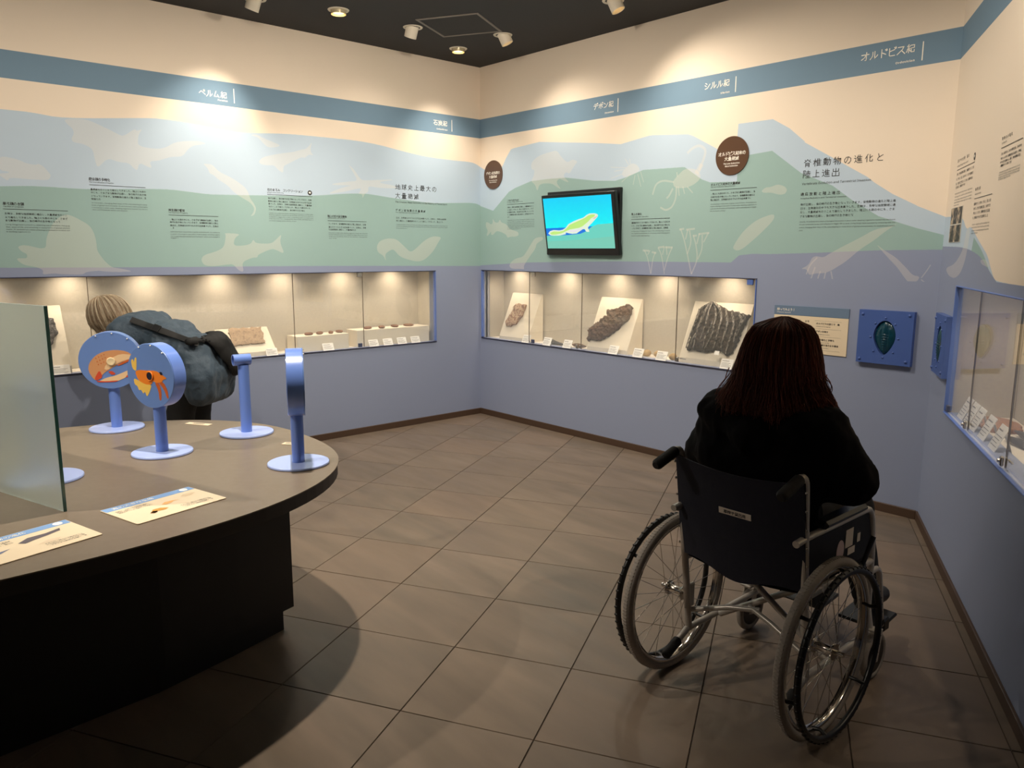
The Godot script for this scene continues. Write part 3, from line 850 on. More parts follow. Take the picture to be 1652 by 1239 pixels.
func build_room() -> void:
	wall("wall_left", frame_l, -8.0, 0.1, [-4.70, -0.503, 0.715, 1.335], [[-8.0, -4.6, 4.0], [-4.6, -2.3, 1.15], [-2.3, 0.0, 1.15]], "L")
	wall("wall_back", frame_r, -0.1, 3.917, [0.016, 2.818, 0.715, 1.335], [[0.0, 1.9585, 1.15], [1.9585, 3.917, 1.15]], "R")
	wall("wall_right", frame_t, 0.0, 9.2, [0.482, 3.40, 0.722, 1.346], [[0.0, 2.3, 1.15], [2.3, 9.2, 6.0]], "T")
	wall("wall_rear", Transform3D(Basis(Vector3(0, 0, -1), UP, Vector3(1, 0, 0)), Vector3(-8.0, 0, 0)), -8.5, 0.1, [], [], "")
	baseboard("baseboard_left", frame_l, -8.0, 0.0)
	baseboard("baseboard_back", frame_r, 0.013, 3.91)
	baseboard("baseboard_right", frame_t, 0.008, 9.1)
	# ceiling
	var rim := PackedVector2Array([Vector2(0.1, -0.1), Vector2(0.1, 4.0), Vector2(-8.1, 8.5), Vector2(-8.1, -0.1)])
	var flat := Transform3D(Basis(Vector3(1, 0, 0), Vector3(0, 0, 1), Vector3(0, -1, 0)), Vector3.ZERO)
	var g := Geo.new()
	g.prism(rim, -CEIL - 0.1, -CEIL, flat)
	struct("ceiling", [g, m3("charcoal ceiling paint", c8(46, 44, 43), 0.85)])
	# access hatch in the ceiling, turned like the floor tiles
	var t := thing("ceiling_hatch", "square access hatch with a thin grey frame in the dark ceiling", "hatch", Vector3(-0.925, CEIL, 0.905), -deg_to_rad(61.2))
	var hf := Geo.new()
	for s in [-1.0, 1.0]:
		hf.box(Vector3(s * 0.226, -0.003, 0), Vector3(0.018, 0.0056, 0.47), 0.001)
		hf.box(Vector3(0, -0.003, s * 0.226), Vector3(0.434, 0.0056, 0.018), 0.001)
	part("frame", t, [hf, m3("grey hatch frame", c8(120, 112, 104), 0.5)])
	var hp := Geo.new()
	hp.box(Vector3(0, -0.0015, 0), Vector3(0.43, 0.0026, 0.43))
	part("panel", t, [hp, m3("hatch panel", c8(44, 42, 41), 0.85)])
	# floor: grout bed and single tiles
	var slab := Geo.new()
	slab.prism(rim, 0.004, 0.12, flat)
	var floor_ := struct("floor", [slab, m3("dark grout", c8(62, 53, 45), 0.9)])
	var inside := PackedVector2Array([Vector2(0, 0), Vector2(0, 3.917), Vector2(-7.99, 8.313), Vector2(-7.99, 0)])
	var kinds := []
	for k in 5:
		var a: Array = [[c8(102, 90, 78), c8(122, 107, 92)], [c8(97, 87, 76), c8(116, 102, 88)], [c8(107, 93, 80), c8(120, 104, 89)], [c8(99, 88, 76), c8(123, 108, 94)], [c8(103, 91, 80), c8(115, 101, 87)]][k]
		var m := noisy("stone tile %d" % k, [a[0], a[0].lerp(a[1], 0.5), a[1]], Vector3(1.6, 1.0, 0.35), 0.42, 11 + k, 0.012, 0.0, true, 256)
		m.metallic_specular = 0.4
		m.roughness_texture = noise_tex(40 + k, 0.02, [Color(0.75, 0.75, 0.75), Color.WHITE], 256)
		kinds.append(m)
	var e1 := Vector2(0.4818, 0.8763)
	var e2 := Vector2(0.8763, -0.4818)
	var o := Vector2(-2.867, 3.329)
	var rest := Geo.new()
	var rng := RandomNumberGenerator.new()
	rng.seed = 5
	var count := 0
	for i in range(-16, 17):
		for j in range(-18, 19):
			var q := PackedVector2Array()
			for w in [[0, 0], [1, 0], [1, 1], [0, 1]]: q.append(o + e1 * 0.464 * (i + w[0]) + e2 * 0.447 * (j + w[1]))
			var mat: Material = kinds[rng.randi() % 5]
			var dz := rng.randf_range(-0.0003, 0.0003)
			for raw in Geometry2D.intersect_polygons(q, inside):
				for cut in Geometry2D.offset_polygon(raw, -0.0015):
					var top_ := Geometry2D.offset_polygon(cut, -0.0012)
					if top_.is_empty() or top_[0].size() != cut.size(): continue
					var mid := (q[0] + q[2]) / 2.0
					var tg := Geo.new()
					var up: PackedVector2Array = top_[0]
					var lowp: PackedVector2Array = cut
					# line the two rings up
					var off := 0
					for k in up.size():
						if up[k].distance_to(lowp[0]) < up[off].distance_to(lowp[0]): off = k
					var mp := Vector3(mid.x, -0.5, mid.y)
					for k in up.size():
						var k2 := (k + 1) % up.size()
						var ua := up[(k + off) % up.size()]
						var ub := up[(k2 + off) % up.size()]
						tg.out_quad(Vector3(lowp[k].x, -0.0035, lowp[k].y), Vector3(lowp[k2].x, -0.0035, lowp[k2].y), Vector3(ub.x, dz, ub.y), Vector3(ua.x, dz, ua.y), mp)
					for k in range(1, up.size() - 1):
						tg.out_tri(Vector3(up[0].x, dz, up[0].y), Vector3(up[k].x, dz, up[k].y), Vector3(up[k + 1].x, dz, up[k + 1].y), mp)
					# the tiles in view are single pieces, those behind and far aside one joined bed
					var to := mid - Vector2(-4.552, 5.544)
					var fw := to.dot(Vector2(0.665, -0.747))
					var sd := to.dot(Vector2(0.747, 0.665))
					if fw > 0.6 and absf(sd) < fw * 0.72 + 0.5 and mid.x > -5.2 and count < 290:
						part("tile", floor_, [tg, mat])
						count += 1
					else: rest.add(tg)
	part("tile_bed", floor_, [rest, kinds[0]]).set_meta("kind", "stuff")
# ---------------------------------------------------------------- built-in display cases and what lies in them
const DECK := 0.712

func case_shell(called: String, label: String, fr: Transform3D, x0: float, x1: float, depth: float, joints: Array, lamps: Array, fittings: Array, low := 0.715, high := 1.335) -> Node3D:
	var t := thing(called, label, "display case")
	t.transform = fr
	var linen := noisy("beige case lining", [c8(190, 182, 166), c8(199, 191, 175)], Vector3.ONE * 6.0, 0.85, 3, 0.03)
	var blue := m3("blue case frame", c8(92, 120, 190), 0.4)
	var top_y := 1.43
	var mid := (x0 + x1) / 2
	var len := x1 - x0
	var g := Geo.new()
	g.box(Vector3(mid, (DECK + top_y) / 2, -depth - 0.011), Vector3(len + 0.04, top_y - DECK, 0.02))
	part("back_panel", t, [g, linen])
	for s in [[x0 - 0.010, 0], [x1 + 0.010, 1]]:
		g = Geo.new()
		g.box(Vector3(s[0], (DECK + top_y) / 2, -depth / 2 - 0.001), Vector3(0.018, top_y - DECK, depth - 0.004))
		part("side_panel", t, [g, linen])
	g = Geo.new()
	g.box(Vector3(mid, DECK - 0.010, -depth / 2 - 0.002), Vector3(len - 0.002, 0.02, depth - 0.006))
	part("deck", t, [g, m3("pale case deck", c8(228, 222, 210), 0.8)])
	g = Geo.new()
	g.box(Vector3(mid, top_y + 0.011, -depth / 2), Vector3(len + 0.04, 0.02, depth - 0.02))
	# the fascia that hides the lamps behind the upper edge of the opening
	g.box(Vector3(mid, (high + top_y) / 2 + 0.004, -0.016), Vector3(len - 0.002, top_y - high - 0.010, 0.010))
	part("lamp_soffit", t, [g, linen])
	# opening trim
	g = Geo.new()
	g.box(Vector3(mid, low + 0.001, 0.001), Vector3(len, 0.007, 0.016), 0.002)
	part("sill_rail", t, [g, blue if low > 0.72 else m3("dark navy sill", c8(44, 50, 78), 0.4)])
	g = Geo.new()
	g.box(Vector3(mid, high - 0.003, 0.0), Vector3(len, 0.006, 0.014), 0.002)
	part("top_rail", t, [g, blue if low > 0.72 else m3("dark navy sill", c8(44, 50, 78), 0.4)])
	g = Geo.new()
	g.box(Vector3(x0 + 0.004, (low + high) / 2, -0.012), Vector3(0.008, high - low - 0.016, 0.036), 0.002)
	part("frame_upright", t, [g, blue])
	g = Geo.new()
	g.box(Vector3(x1 - 0.004, (low + high) / 2, -0.012), Vector3(0.008, high - low - 0.016, 0.036), 0.002)
	part("frame_upright", t, [g, blue])
	# panes and the dark seals between them
	var cuts := [x0 + 0.009] + joints + [x1 - 0.009]
	var glass := clear_glass("case glass", Color(0.93, 0.96, 0.95), 0.05)
	for k in cuts.size() - 1:
		g = Geo.new()
		g.box(Vector3((cuts[k] + cuts[k + 1]) / 2, (low + high) / 2 + 0.001, -0.013), Vector3(cuts[k + 1] - cuts[k] - 0.004, high - low - 0.016, 0.006))
		part("glass_pane", t, [g, glass])
	for j in joints:
		g = Geo.new()
		g.box(Vector3(j, (low + high) / 2 + 0.001, -0.013), Vector3(0.0035, high - low - 0.016, 0.0065))
		part("pane_seal", t, [g, m3("dark pane seal", c8(84, 70, 56), 0.5)])
	var steel := m3("brushed steel", c8(196, 190, 182), 0.25, 0.9)
	var slate := m3("slate blue fitting", c8(70, 78, 104), 0.45)
	for f in fittings:   # [x, y, kind]
		g = Geo.new()
		if f[2] == "lock":
			g.box(Vector3(f[0], low + 0.028, -0.004), Vector3(0.022, 0.036, 0.012), 0.003)
			g.cyl(Vector3(f[0], low + 0.030, 0.002), Vector3(f[0], low + 0.030, 0.010), 0.007, 12)
			g.box(Vector3(f[0] + 0.03, low + 0.034, -0.026), Vector3(0.055, 0.008, 0.008), 0.002)
			part("glass_lock", t, [g, steel])
		elif f[2] == "foot":
			g.box(Vector3(f[0], low + 0.024, -0.006), Vector3(0.036, 0.032, 0.012), 0.002)
			part("glass_hinge", t, [g, slate])
		else:
			g.box(Vector3(f[0], high - 0.026, -0.006), Vector3(0.044, 0.036, 0.012), 0.002)
			part("glass_hinge", t, [g, steel if f[2] == "top" else blue])
	for x in lamps:
		g = Geo.new()
		g.lathe([Vector2(0.0, top_y - 0.006), Vector2(0.022, top_y - 0.006), Vector2(0.022, top_y - 0.006), Vector2(0.028, top_y - 0.002)], 20, Transform3D(Basis(), Vector3(x, 0, -depth * 0.50)))
		part("case_lamp", t, [g, glow("case lamp glow", Color(1.0, 0.86, 0.62), 1.5)])
		var at := Vector3(x, top_y - 0.012, -depth * 0.50)
		var sp := spot(at, at + Vector3(0, -1.0, -0.12), case_energy, CASE_WARM, 62.0, 1.0, 0.018, t)
		sp.name = "case_light"
	return t

var case_energy := 0.26

# a folded paper label that leans back on the deck
var card_face: Array = []
func card(fr: Transform3D, x: float, z: float, w: float, h: float, label: String, group: String, turn := 0.0) -> void:
	var white := m3("label card paper", c8(248, 246, 240), 0.7)
	var ink := m3("grey label ink", c8(120, 114, 108), 0.7)
	if card_face.is_empty():
		for v in 3:
			var gi := Geo.new()
			ribbon(gi, PackedVector2Array([Vector2(-0.40, 0.80), Vector2(0.05 + 0.1 * v, 0.80)]), 0.05, 0.0)
			for r in 4: ribbon(gi, PackedVector2Array([Vector2(-0.40, 0.60 - 0.12 * r), Vector2(0.38 - 0.1 * ((r + v) % 3), 0.60 - 0.12 * r)]), 0.03, 0.0)
			card_face.append(gi)
	var t := thing("label_card", label, "label", Vector3.ZERO, 0.0, group)
	t.transform = fr * Transform3D(Basis(UP, turn), Vector3(x, DECK, z))
	var lean := Transform3D(Basis(Vector3.RIGHT, -0.42), Vector3(0, 0.0012, 0.0))
	var g := Geo.new()
	g.box(lean * Vector3(0, h / 2, 0), Vector3(w, h, 0.0022), 0.0006, lean.basis)
	part("face", t, [g, white])
	var gi := Geo.new()
	for k in card_face[taken["label_card"] % 3].v.size():
		var q: Vector3 = card_face[taken["label_card"] % 3].v[k]
		gi.v.append(lean * Vector3(q.x * w, q.y * h, 0.0016))
		gi.n.append(lean.basis.z)
		gi.t.append(Vector2.ZERO)
	part("print", t, [gi, ink])
	var b := Geo.new()
	var back := Transform3D(Basis(Vector3.RIGHT, 0.30), Vector3(0, 0.0012, -0.62 * h))
	b.box(back * Vector3(0, h * 0.36, 0), Vector3(w * 0.5, h * 0.72, 0.0016), 0.0, back.basis)
	part("strut", t, [b, white])

# a wedge whose front slopes up and back
func wedge(called: String, label: String, fr: Transform3D, x0: float, x1: float, z0: float, z1: float, lip: float, rise: float) -> Node3D:
	var t := thing(called, label, "fossil mount", Vector3.ZERO, 0.0, "sloping fossil mounts")
	t.transform = fr * Transform3D(Basis(), Vector3(x0, DECK, z0))
	var g := Geo.new()
	var side := PackedVector2Array([Vector2(0, 0.0005), Vector2(z0 - z1, 0.0005), Vector2(z0 - z1, rise), Vector2(z0 - z1 - 0.012, rise), Vector2(0, lip)])
	side[3] = Vector2((z0 - z1) - 0.014 * signf(z0 - z1), rise)
	# local frame: polygon x = depth backwards, y = up, extruded along x
	var xf := Transform3D(Basis(Vector3(0, 0, -1), UP, Vector3(1, 0, 0)), Vector3.ZERO)
	g.prism(side, 0.0, x1 - x0, xf)
	part("wedge_body", t, [g, m3("cream mount board", c8(228, 218, 198), 0.8)])
	return t

# a rough slab of stone: an outline in its own plane, domed towards the middle and broken at the rim; back at z = 0
func rock(poly: PackedVector2Array, thick: float, seed_: int, rough: float, lumps := 0.0, freq := 14.0, cell := 0.006) -> Geo:
	var fn := FastNoiseLite.new()
	fn.seed = seed_
	fn.frequency = freq
	fn.fractal_octaves = 4
	var cn := FastNoiseLite.new()
	cn.seed = seed_ + 5
	cn.noise_type = FastNoiseLite.TYPE_CELLULAR
	cn.frequency = freq * 1.6
	var lo := poly[0]
	var hi := poly[0]
	for q in poly:
		lo = lo.min(q); hi = hi.max(q)
	lo -= Vector2.ONE * cell * 2.0
	var nx := int((hi.x - lo.x) / cell) + 4
	var ny := int((hi.y - lo.y) / cell) + 4
	var hgt := PackedFloat32Array()
	hgt.resize(nx * ny)
	for i in nx:
		for j in ny:
			var p := lo + Vector2(i, j) * cell
			var w := p + Vector2(fn.get_noise_2d(p.x + 3.0, p.y), fn.get_noise_2d(p.x, p.y + 7.0)) * 0.012
			var z := -1.0
			if Geometry2D.is_point_in_polygon(w, poly):
				var d := 1.0
				for k in poly.size():
					d = minf(d, w.distance_to(Geometry2D.get_closest_point_to_segment(w, poly[k], poly[(k + 1) % poly.size()])))
				z = thick * (0.5 + 0.5 * minf(1.0, sqrt(d / (thick * 1.6)))) + fn.get_noise_2d(p.x, p.y) * rough
				if lumps > 0.0: z += (cn.get_noise_2d(p.x, p.y) + 0.6) * lumps
				z = maxf(z, thick * 0.2)
			hgt[i * ny + j] = z
	var at := func(i: int, j: int) -> Vector3: return Vector3(lo.x + i * cell, lo.y + j * cell, hgt[i * ny + j])
	var nrm := func(i: int, j: int) -> Vector3:
		var c := hgt[i * ny + j]
		var l := hgt[(i - 1) * ny + j]; var r := hgt[(i + 1) * ny + j]; var d := hgt[i * ny + j - 1]; var u := hgt[i * ny + j + 1]
		return Vector3((c if l < 0.0 else l) - (c if r < 0.0 else r), (c if d < 0.0 else d) - (c if u < 0.0 else u), cell * 2.0).normalized()
	var g := Geo.new()
	var full := func(i: int, j: int) -> bool: return i >= 0 and j >= 0 and i < nx - 1 and j < ny - 1 and hgt[i * ny + j] >= 0.0 and hgt[(i + 1) * ny + j] >= 0.0 and hgt[i * ny + j + 1] >= 0.0 and hgt[(i + 1) * ny + j + 1] >= 0.0
	for i in nx - 1:
		for j in ny - 1:
			if not full.call(i, j): continue
			var a: Vector3 = at.call(i, j)
			var b: Vector3 = at.call(i + 1, j)
			var c: Vector3 = at.call(i + 1, j + 1)
			var d: Vector3 = at.call(i, j + 1)
			g.tri(a, b, c, nrm.call(i, j), nrm.call(i + 1, j), nrm.call(i + 1, j + 1))
			g.tri(a, c, d, nrm.call(i, j), nrm.call(i + 1, j + 1), nrm.call(i, j + 1))
			var a0 := Vector3(a.x, a.y, 0); var b0 := Vector3(b.x, b.y, 0); var c0 := Vector3(c.x, c.y, 0); var d0 := Vector3(d.x, d.y, 0)
			g.quad(d0, c0, b0, a0)
			if not full.call(i, j - 1): g.quad(a0, b0, b, a)
			if not full.call(i, j + 1): g.quad(c0, d0, d, c)
			if not full.call(i - 1, j): g.quad(d0, a0, a, d)
			if not full.call(i + 1, j): g.quad(b0, c0, c, b)
	return g

func poly_of(s: String, sc := 0.001) -> PackedVector2Array:
	var p := points(s, sc)
	if Geometry2D.is_polygon_clockwise(p): p.reverse()
	return p

func disc_fossil(fr: Transform3D, x: float, z: float, y: float, r: float, seed_: int, label: String) -> void:
	var brown := noisy("brown nodule", [c8(92, 62, 46), c8(150, 108, 80), c8(118, 82, 60)], Vector3.ONE * 14.0, 0.8, 21, 0.05, 0.4)
	var fn := FastNoiseLite.new()
	fn.seed = seed_
	fn.frequency = 22.0
	var rows := []
	for i in 7:
		var row := []
		for k in 20:
			var an := TAU * k / 20
			var f: float = [0.0, 0.62, 0.98, 1.0, 0.86, 0.5, 0.0][i]
			var yy: float = [0.0, 0.0, 0.006, 0.013, 0.019, 0.022, 0.020][i]
			var w := 1.0 + fn.get_noise_2d(cos(an) * 0.1 + seed_, sin(an) * 0.1) * 0.5
			row.append(Vector3(cos(an) * r * f * w, yy + 0.0005, sin(an) * r * 0.62 * f * w))
		rows.append(row)
	var g := Geo.new()
	g.grid(rows, true, false, true)
	single("nodule_fossil", label, "fossil", [g, brown], fr * Transform3D(Basis(UP, seed_ * 0.7), Vector3(x, y, z)), "split nodule fossils on the two plinths")

func plinth(fr: Transform3D, x0: float, x1: float, z0: float, z1: float, h: float, label: String) -> void:
	var g := Geo.new()
	g.box(Vector3((x1 - x0) / 2, h / 2 + 0.0005, (z1 - z0) / 2), Vector3(x1 - x0, h, absf(z1 - z0)), 0.002)
	single("display_plinth", label, "plinth", [g, m3("cream plinth board", c8(226, 217, 198), 0.8)], fr * Transform3D(Basis(), Vector3(x0, DECK, z0)))

func on_slope(fr: Transform3D, x: float, z0: float, z1: float, lip: float, rise: float, at: float) -> Transform3D:
	# a frame on the sloping face of a wedge: x along the wall, y up the slope, z out of it; "at" metres up the slope
	var up := Vector3(0, rise - lip, z1 + 0.014 - z0).normalized()
	var out := Vector3.RIGHT.cross(up)
	return fr * Transform3D(Basis(Vector3.RIGHT, up, out), Vector3(x, DECK + lip, z0) + up * at + out * 0.0015)

func build_cases() -> void:
	var brown_rock := noisy("brown fossil rock", [c8(44, 30, 22), c8(124, 92, 66), c8(72, 50, 36), c8(160, 126, 96)], Vector3.ONE * 9.0, 0.85, 31, 0.04, 0.8)
	var tan_rock := noisy("tan sandstone slab", [c8(150, 126, 100), c8(172, 148, 120), c8(120, 98, 78)], Vector3.ONE * 5.0, 0.85, 33, 0.02, 0.08)
	var grey_rock := noisy("dark grey fossil", [c8(40, 40, 40), c8(84, 80, 74), c8(60, 56, 52)], Vector3.ONE * 12.0, 0.6, 35, 0.04, 0.4)
	var shell := noisy("layered dark shell rock", [c8(36, 30, 26), c8(88, 76, 64), c8(58, 50, 42), c8(132, 120, 104)], Vector3(5, 26, 5), 0.35, 37, 0.03, 0.6)
	# ---- first wall
	var fr := frame_l
	case_shell("wall_case", "long glazed display case set into the wall behind the bending visitor", fr, -4.699, -0.504, 0.28, [-4.1, -3.25, -1.838, -1.23], [-4.45, -3.82, -3.30, -2.82, -2.31, -1.81, -1.28, -0.79], [[-1.27, 0, "foot"], [-1.26, 0, "top"], [-3.19, 0, "foot"]])
	wedge("fossil_mount", "low cream mount under the flat tan slab, behind the visitor's black bag", fr, -2.37, -1.965, -0.075, -0.24, 0.035, 0.205)
	var slab := rock(poly_of("-140,-82 -118,80 138,78 126,-70 60,-80"), 0.022, 4, 0.006)
	single("fossil_slab", "flat tan stone slab with faint dark fossil marks on the low cream mount", "fossil", [slab, tan_rock], on_slope(fr, -2.155, -0.075, -0.24, 0.035, 0.205, 0.145))
	wedge("fossil_mount", "tall cream mount at the left of the long case, half hidden by the glass screen", fr, -3.80, -3.37, -0.06, -0.25, 0.05, 0.43)
	single("dark_fossil", "dark round nodule with a bluish face on the tall mount beside the glass screen", "fossil", [rock(poly_of("-95,-60 -110,30 -60,105 20,112 85,60 92,-40 40,-110 -40,-112"), 0.055, 12, 0.012), noisy("blue black nodule", [c8(36, 38, 52), c8(74, 66, 62), c8(52, 44, 42)], Vector3.ONE * 8.0, 0.35, 39, 0.03, 0.5)], on_slope(fr, -3.51, -0.06, -0.25, 0.05, 0.43, 0.25))
	plinth(fr, -1.79, -1.335, -0.075, -0.25, 0.125, "cream plinth carrying four brown nodules, beside the low mount")
	plinth(fr, -1.255, -0.53, -0.075, -0.25, 0.140, "longer cream plinth carrying four brown nodules, at the corner end of the long case")
	var where := ["next to the low mount", "second from the low mount", "third from the low mount", "at the far end of the shorter plinth"]
	for k in 4: disc_fossil(fr, [-1.665, -1.56, -1.465, -1.375][k], [-0.13, -0.14, -0.13, -0.15][k], DECK + 0.1255, [0.036, 0.036, 0.028, 0.034][k], k, "brown nodule on the shorter plinth, " + where[k])
	var where2 := ["beside the glass hinge", "second from the glass hinge", "third from the glass hinge", "nearest the room corner"]
	for k in 4: disc_fossil(fr, [-1.12, -0.99, -0.85, -0.71][k], [-0.13, -0.12, -0.13, -0.13][k], DECK + 0.1405, [0.042, 0.044, 0.038, 0.040][k], k + 5, "brown nodule on the longer plinth, " + where2[k])
	card(fr, -2.02, -0.022, 0.092, 0.062, "white label card leaning in front of the flat tan slab", "label cards in the long case")
	card(fr, -1.545, -0.022, 0.096, 0.064, "white label card leaning in front of the shorter plinth", "label cards in the long case")
	for k in 4: card(fr, [-1.125, -0.985, -0.845, -0.705][k], -0.022, 0.092, 0.062, "white label card before the longer plinth, " + ["beside the glass hinge", "second from the glass hinge", "third from the glass hinge", "nearest the room corner"][k], "label cards in the long case")
	card(fr, -3.45, -0.022, 0.13, 0.066, "white label card at the foot of the tall mount beside the glass screen", "label cards in the long case")
	# ---- second wall
	fr = frame_r
	case_shell("wall_case", "glazed display case with three sloping mounts set into the wall under the screen", fr, 0.017, 2.817, 0.275, [0.646, 1.262, 2.190], [0.25, 0.87, 1.42, 1.90, 2.46], [[0.70, 0, "foot"], [0.70, 0, "top"], [1.225, 0, "lock"], [2.215, 0, "lock"], [2.765, 0, "blue"]])
	wedge("fossil_mount", "cream sloping mount with the small stone slab, nearest the room corner", fr, 0.18, 0.565, -0.075, -0.255, 0.03, 0.415)
	wedge("fossil_mount", "cream sloping mount under the long brown bone rock, in mid case", fr, 1.27, 1.69, -0.075, -0.255, 0.035, 0.425)
	wedge("fossil_mount", "cream sloping mount under the dark ridged shell rock, by the seated visitor", fr, 2.18, 2.66, -0.075, -0.255, 0.04, 0.435)
	single("fossil_slab", "small pale stone slab with a reddish fossil and a dark foot, nearest the corner", "fossil", [rock(poly_of("-127,86 -60,88 19,86 12,20 5,-41 -41,-107 -117,-137 -164,-129 -185,-100 -160,-20"), 0.024, 6, 0.006), noisy("pale reddish slab", [c8(172, 148, 120), c8(190, 166, 136), c8(140, 100, 76), c8(120, 96, 78)], Vector3.ONE * 6.0, 0.8, 41, 0.02, 0.08)], on_slope(fr, 0.405, -0.075, -0.255, 0.03, 0.415, 0.225))
	single("bone_rock", "long jagged brown rock full of bone, lying slantwise on the middle mount", "fossil", [rock(poly_of("-220,-99 -145,-29 -84,24 -92,72 9,91 118,136 155,110 154,9 103,-34 73,-83 -1,-145 -83,-192 -167,-183 -198,-210"), 0.040, 9, 0.018, 0.022, 26.0, 0.005), brown_rock], on_slope(fr, 1.475, -0.075, -0.255, 0.035, 0.425, 0.24))
	var sf := on_slope(fr, 2.425, -0.075, -0.255, 0.04, 0.435, 0.245)
	var sr := thing("shell_rock", "large dark rock with glossy ridges fanning down, beside the seated visitor's hair", "fossil")
	sr.transform = sf
	part("stone", sr, [rock(poly_of("-179,114 -130,146 -71,175 -3,154 50,131 152,114 237,99 224,44 208,2 200,-94 181,-178 145,-206 98,-173 17,-184 -57,-196 -115,-187 -185,-195 -185,-44 -177,57"), 0.040, 15, 0.014, 0.016, 26.0, 0.005), noisy("granular brown rock", [c8(36, 27, 20), c8(88, 70, 52), c8(52, 40, 30), c8(140, 116, 90)], Vector3.ONE * 16.0, 0.7, 47, 0.05, 0.8)])
	var gloss := noisy("glossy shell ridge", [c8(18, 15, 13), c8(36, 31, 27), c8(170, 160, 146), c8(24, 20, 18), c8(30, 26, 22)], Vector3(6, 2, 6), 0.2, 49, 0.03)
	for q in [[-80, 168, -150, 110, -168, -20, -176, -186, 9], [-72, 172, -110, 90, -128, -40, -120, -182, 11], [-66, 170, -76, 60, -70, -50, -84, -120, 8], [-60, 172, -10, 140, 16, 110, 4, 84, 12], [-50, 160, 0, 60, 4, -60, -20, -176, 9], [-2, 148, 40, 60, 52, -60, 40, -170, 10], [60, 124, 96, 40, 106, -60, 100, -160, 12], [110, 118, 150, 30, 160, -80, 148, -196, 10], [160, 108, 206, 60, 192, -20, 186, -110, 11], [200, 100, 226, 60, 204, 10, 196, -60, 8], [-120, -20, -136, -90, -150, -150, -148, -180, 8], [-20, 30, -30, -40, -44, -100, -46, -180, 7]]:
		var ctr := []
		var rr := []
		for i in 9:
			var f := i / 8.0 * 3.0
			var n := mini(int(f), 2)
			var a := Vector2(q[n * 2], q[n * 2 + 1]).lerp(Vector2(q[n * 2 + 2], q[n * 2 + 3]), f - n) * 0.001
			ctr.append(Vector3(a.x + 0.004 * sin(i * 1.3 + q[0]), a.y, 0.044))
			rr.append(q[8] * 0.001 * lerpf(0.45, 1.0, sin(PI * minf(1.0, i / 8.0 + 0.12))))
		var rg := Geo.new()
		rg.tube(ctr, rr, 10)
		part("shell_ridge", sr, [rg, gloss])
	var tg := Geo.new()
	tg.box(Vector3(0, 0.014, 0), Vector3(0.036, 0.028, 0.002))
	single("number_tag", "tiny white tag stuck at the foot of the dark ridged shell rock", "label", [tg, m3("label card paper", c8(248, 246, 240), 0.7)], on_slope(fr, 2.52, -0.075, -0.255, 0.04, 0.435, 0.0) * Transform3D(Basis(), Vector3(0, 0.03, 0.062)))
	# loose fossils on the deck
	var cone := Geo.new()
	var pts := []
	var rad := []
	for k in 12:
		pts.append(Vector3(-0.13 + 0.022 * k, 0.026 - 0.0012 * k, 0.01 * sin(k * 0.3)))
		rad.append(0.024 - 0.0015 * k + 0.0012 * (k % 2))
	cone.tube(pts, rad, 14)
	single("cone_fossil", "dark ringed cone fossil lying behind the second label card", "fossil", [cone, grey_rock], fr * Transform3D(Basis(UP, -0.25), Vector3(0.86, DECK + 0.0005, -0.14)))
	var c2 := Geo.new()
	pts = []
	rad = []
	for k in 10:
		pts.append(Vector3(-0.10 + 0.02 * k, 0.019, 0.0))
		rad.append([0.004, 0.011, 0.015, 0.017, 0.018, 0.017, 0.016, 0.013, 0.009, 0.003][k])
	c2.tube(pts, rad, 12)
	single("spindle_fossil", "small brown spindle fossil lying beside the foot of the middle mount", "fossil", [c2, brown_rock], fr * Transform3D(Basis(UP, -0.1), Vector3(1.14, DECK + 0.001, -0.13)))
	var ochre := noisy("ochre pebble fossil", [c8(150, 120, 78), c8(196, 168, 118), c8(128, 100, 70)], Vector3.ONE * 14.0, 0.75, 43, 0.04, 0.3)
	for k in 3:
		var b := Geo.new()
		b.ball(Vector3(0, 0.026, 0), Vector3([0.034, 0.036, 0.032][k], 0.026, [0.028, 0.032, 0.026][k]), 18, 10)
		if k == 0: b.ball(Vector3(-0.028, 0.020, 0.006), Vector3(0.022, 0.019, 0.018), 14, 8)
		single("shell_fossil", ["ochre double-lobed fossil on the case deck behind the fifth label card", "round ochre fossil next to the double-lobed one", "ochre fossil pebble at the foot of the dark ridged rock's mount"][k], "fossil", [b, ochre], fr * Transform3D(Basis(UP, 0.5 * k), Vector3([1.825, 1.925, 2.09][k], DECK + 0.0005, [-0.15, -0.16, -0.12][k])), "small ochre fossils")
	var cs := [[0.585, "in front of the corner mount"], [0.845, "in front of the dark ringed cone fossil"], [1.085, "in front of the small spindle fossil"], [1.585, "in front of the middle mount"], [1.83, "in front of the ochre double-lobed fossil"], [2.05, "just before the second glass lock"], [2.60, "in front of the dark ridged shell rock"]]
	for c in cs: card(fr, c[0], -0.022, 0.094, 0.074, "white label card leaning " + c[1], "label cards in the case under the screen")
	# ---- third wall
	fr = frame_t
	case_shell("wall_case", "glazed display case in the third wall, beside the seated visitor, reflecting the plaque", fr, 0.484, 3.398, 0.30, [0.955, 1.60, 2.4], [0.75, 1.35, 1.95, 2.6], [[0.52, 0, "foot"], [0.93, 0, "lock"], [1.575, 0, "lock"]], 0.722, 1.346)
	var slab3 := rock(poly_of("-160,-80 -130,60 -20,95 120,80 170,-10 120,-85 0,-100"), 0.030, 23, 0.008)
	single("fossil_slab", "rust brown stone slab lying flat at the near end of the third case", "fossil", [slab3, noisy("rust slab", [c8(150, 100, 68), c8(178, 132, 96), c8(120, 84, 60)], Vector3.ONE * 8.0, 0.8, 45, 0.03, 0.4)], fr * Transform3D(Basis(Vector3.RIGHT, Vector3(0, 0, -1), UP), Vector3(0.74, DECK + 0.0005, -0.17)))
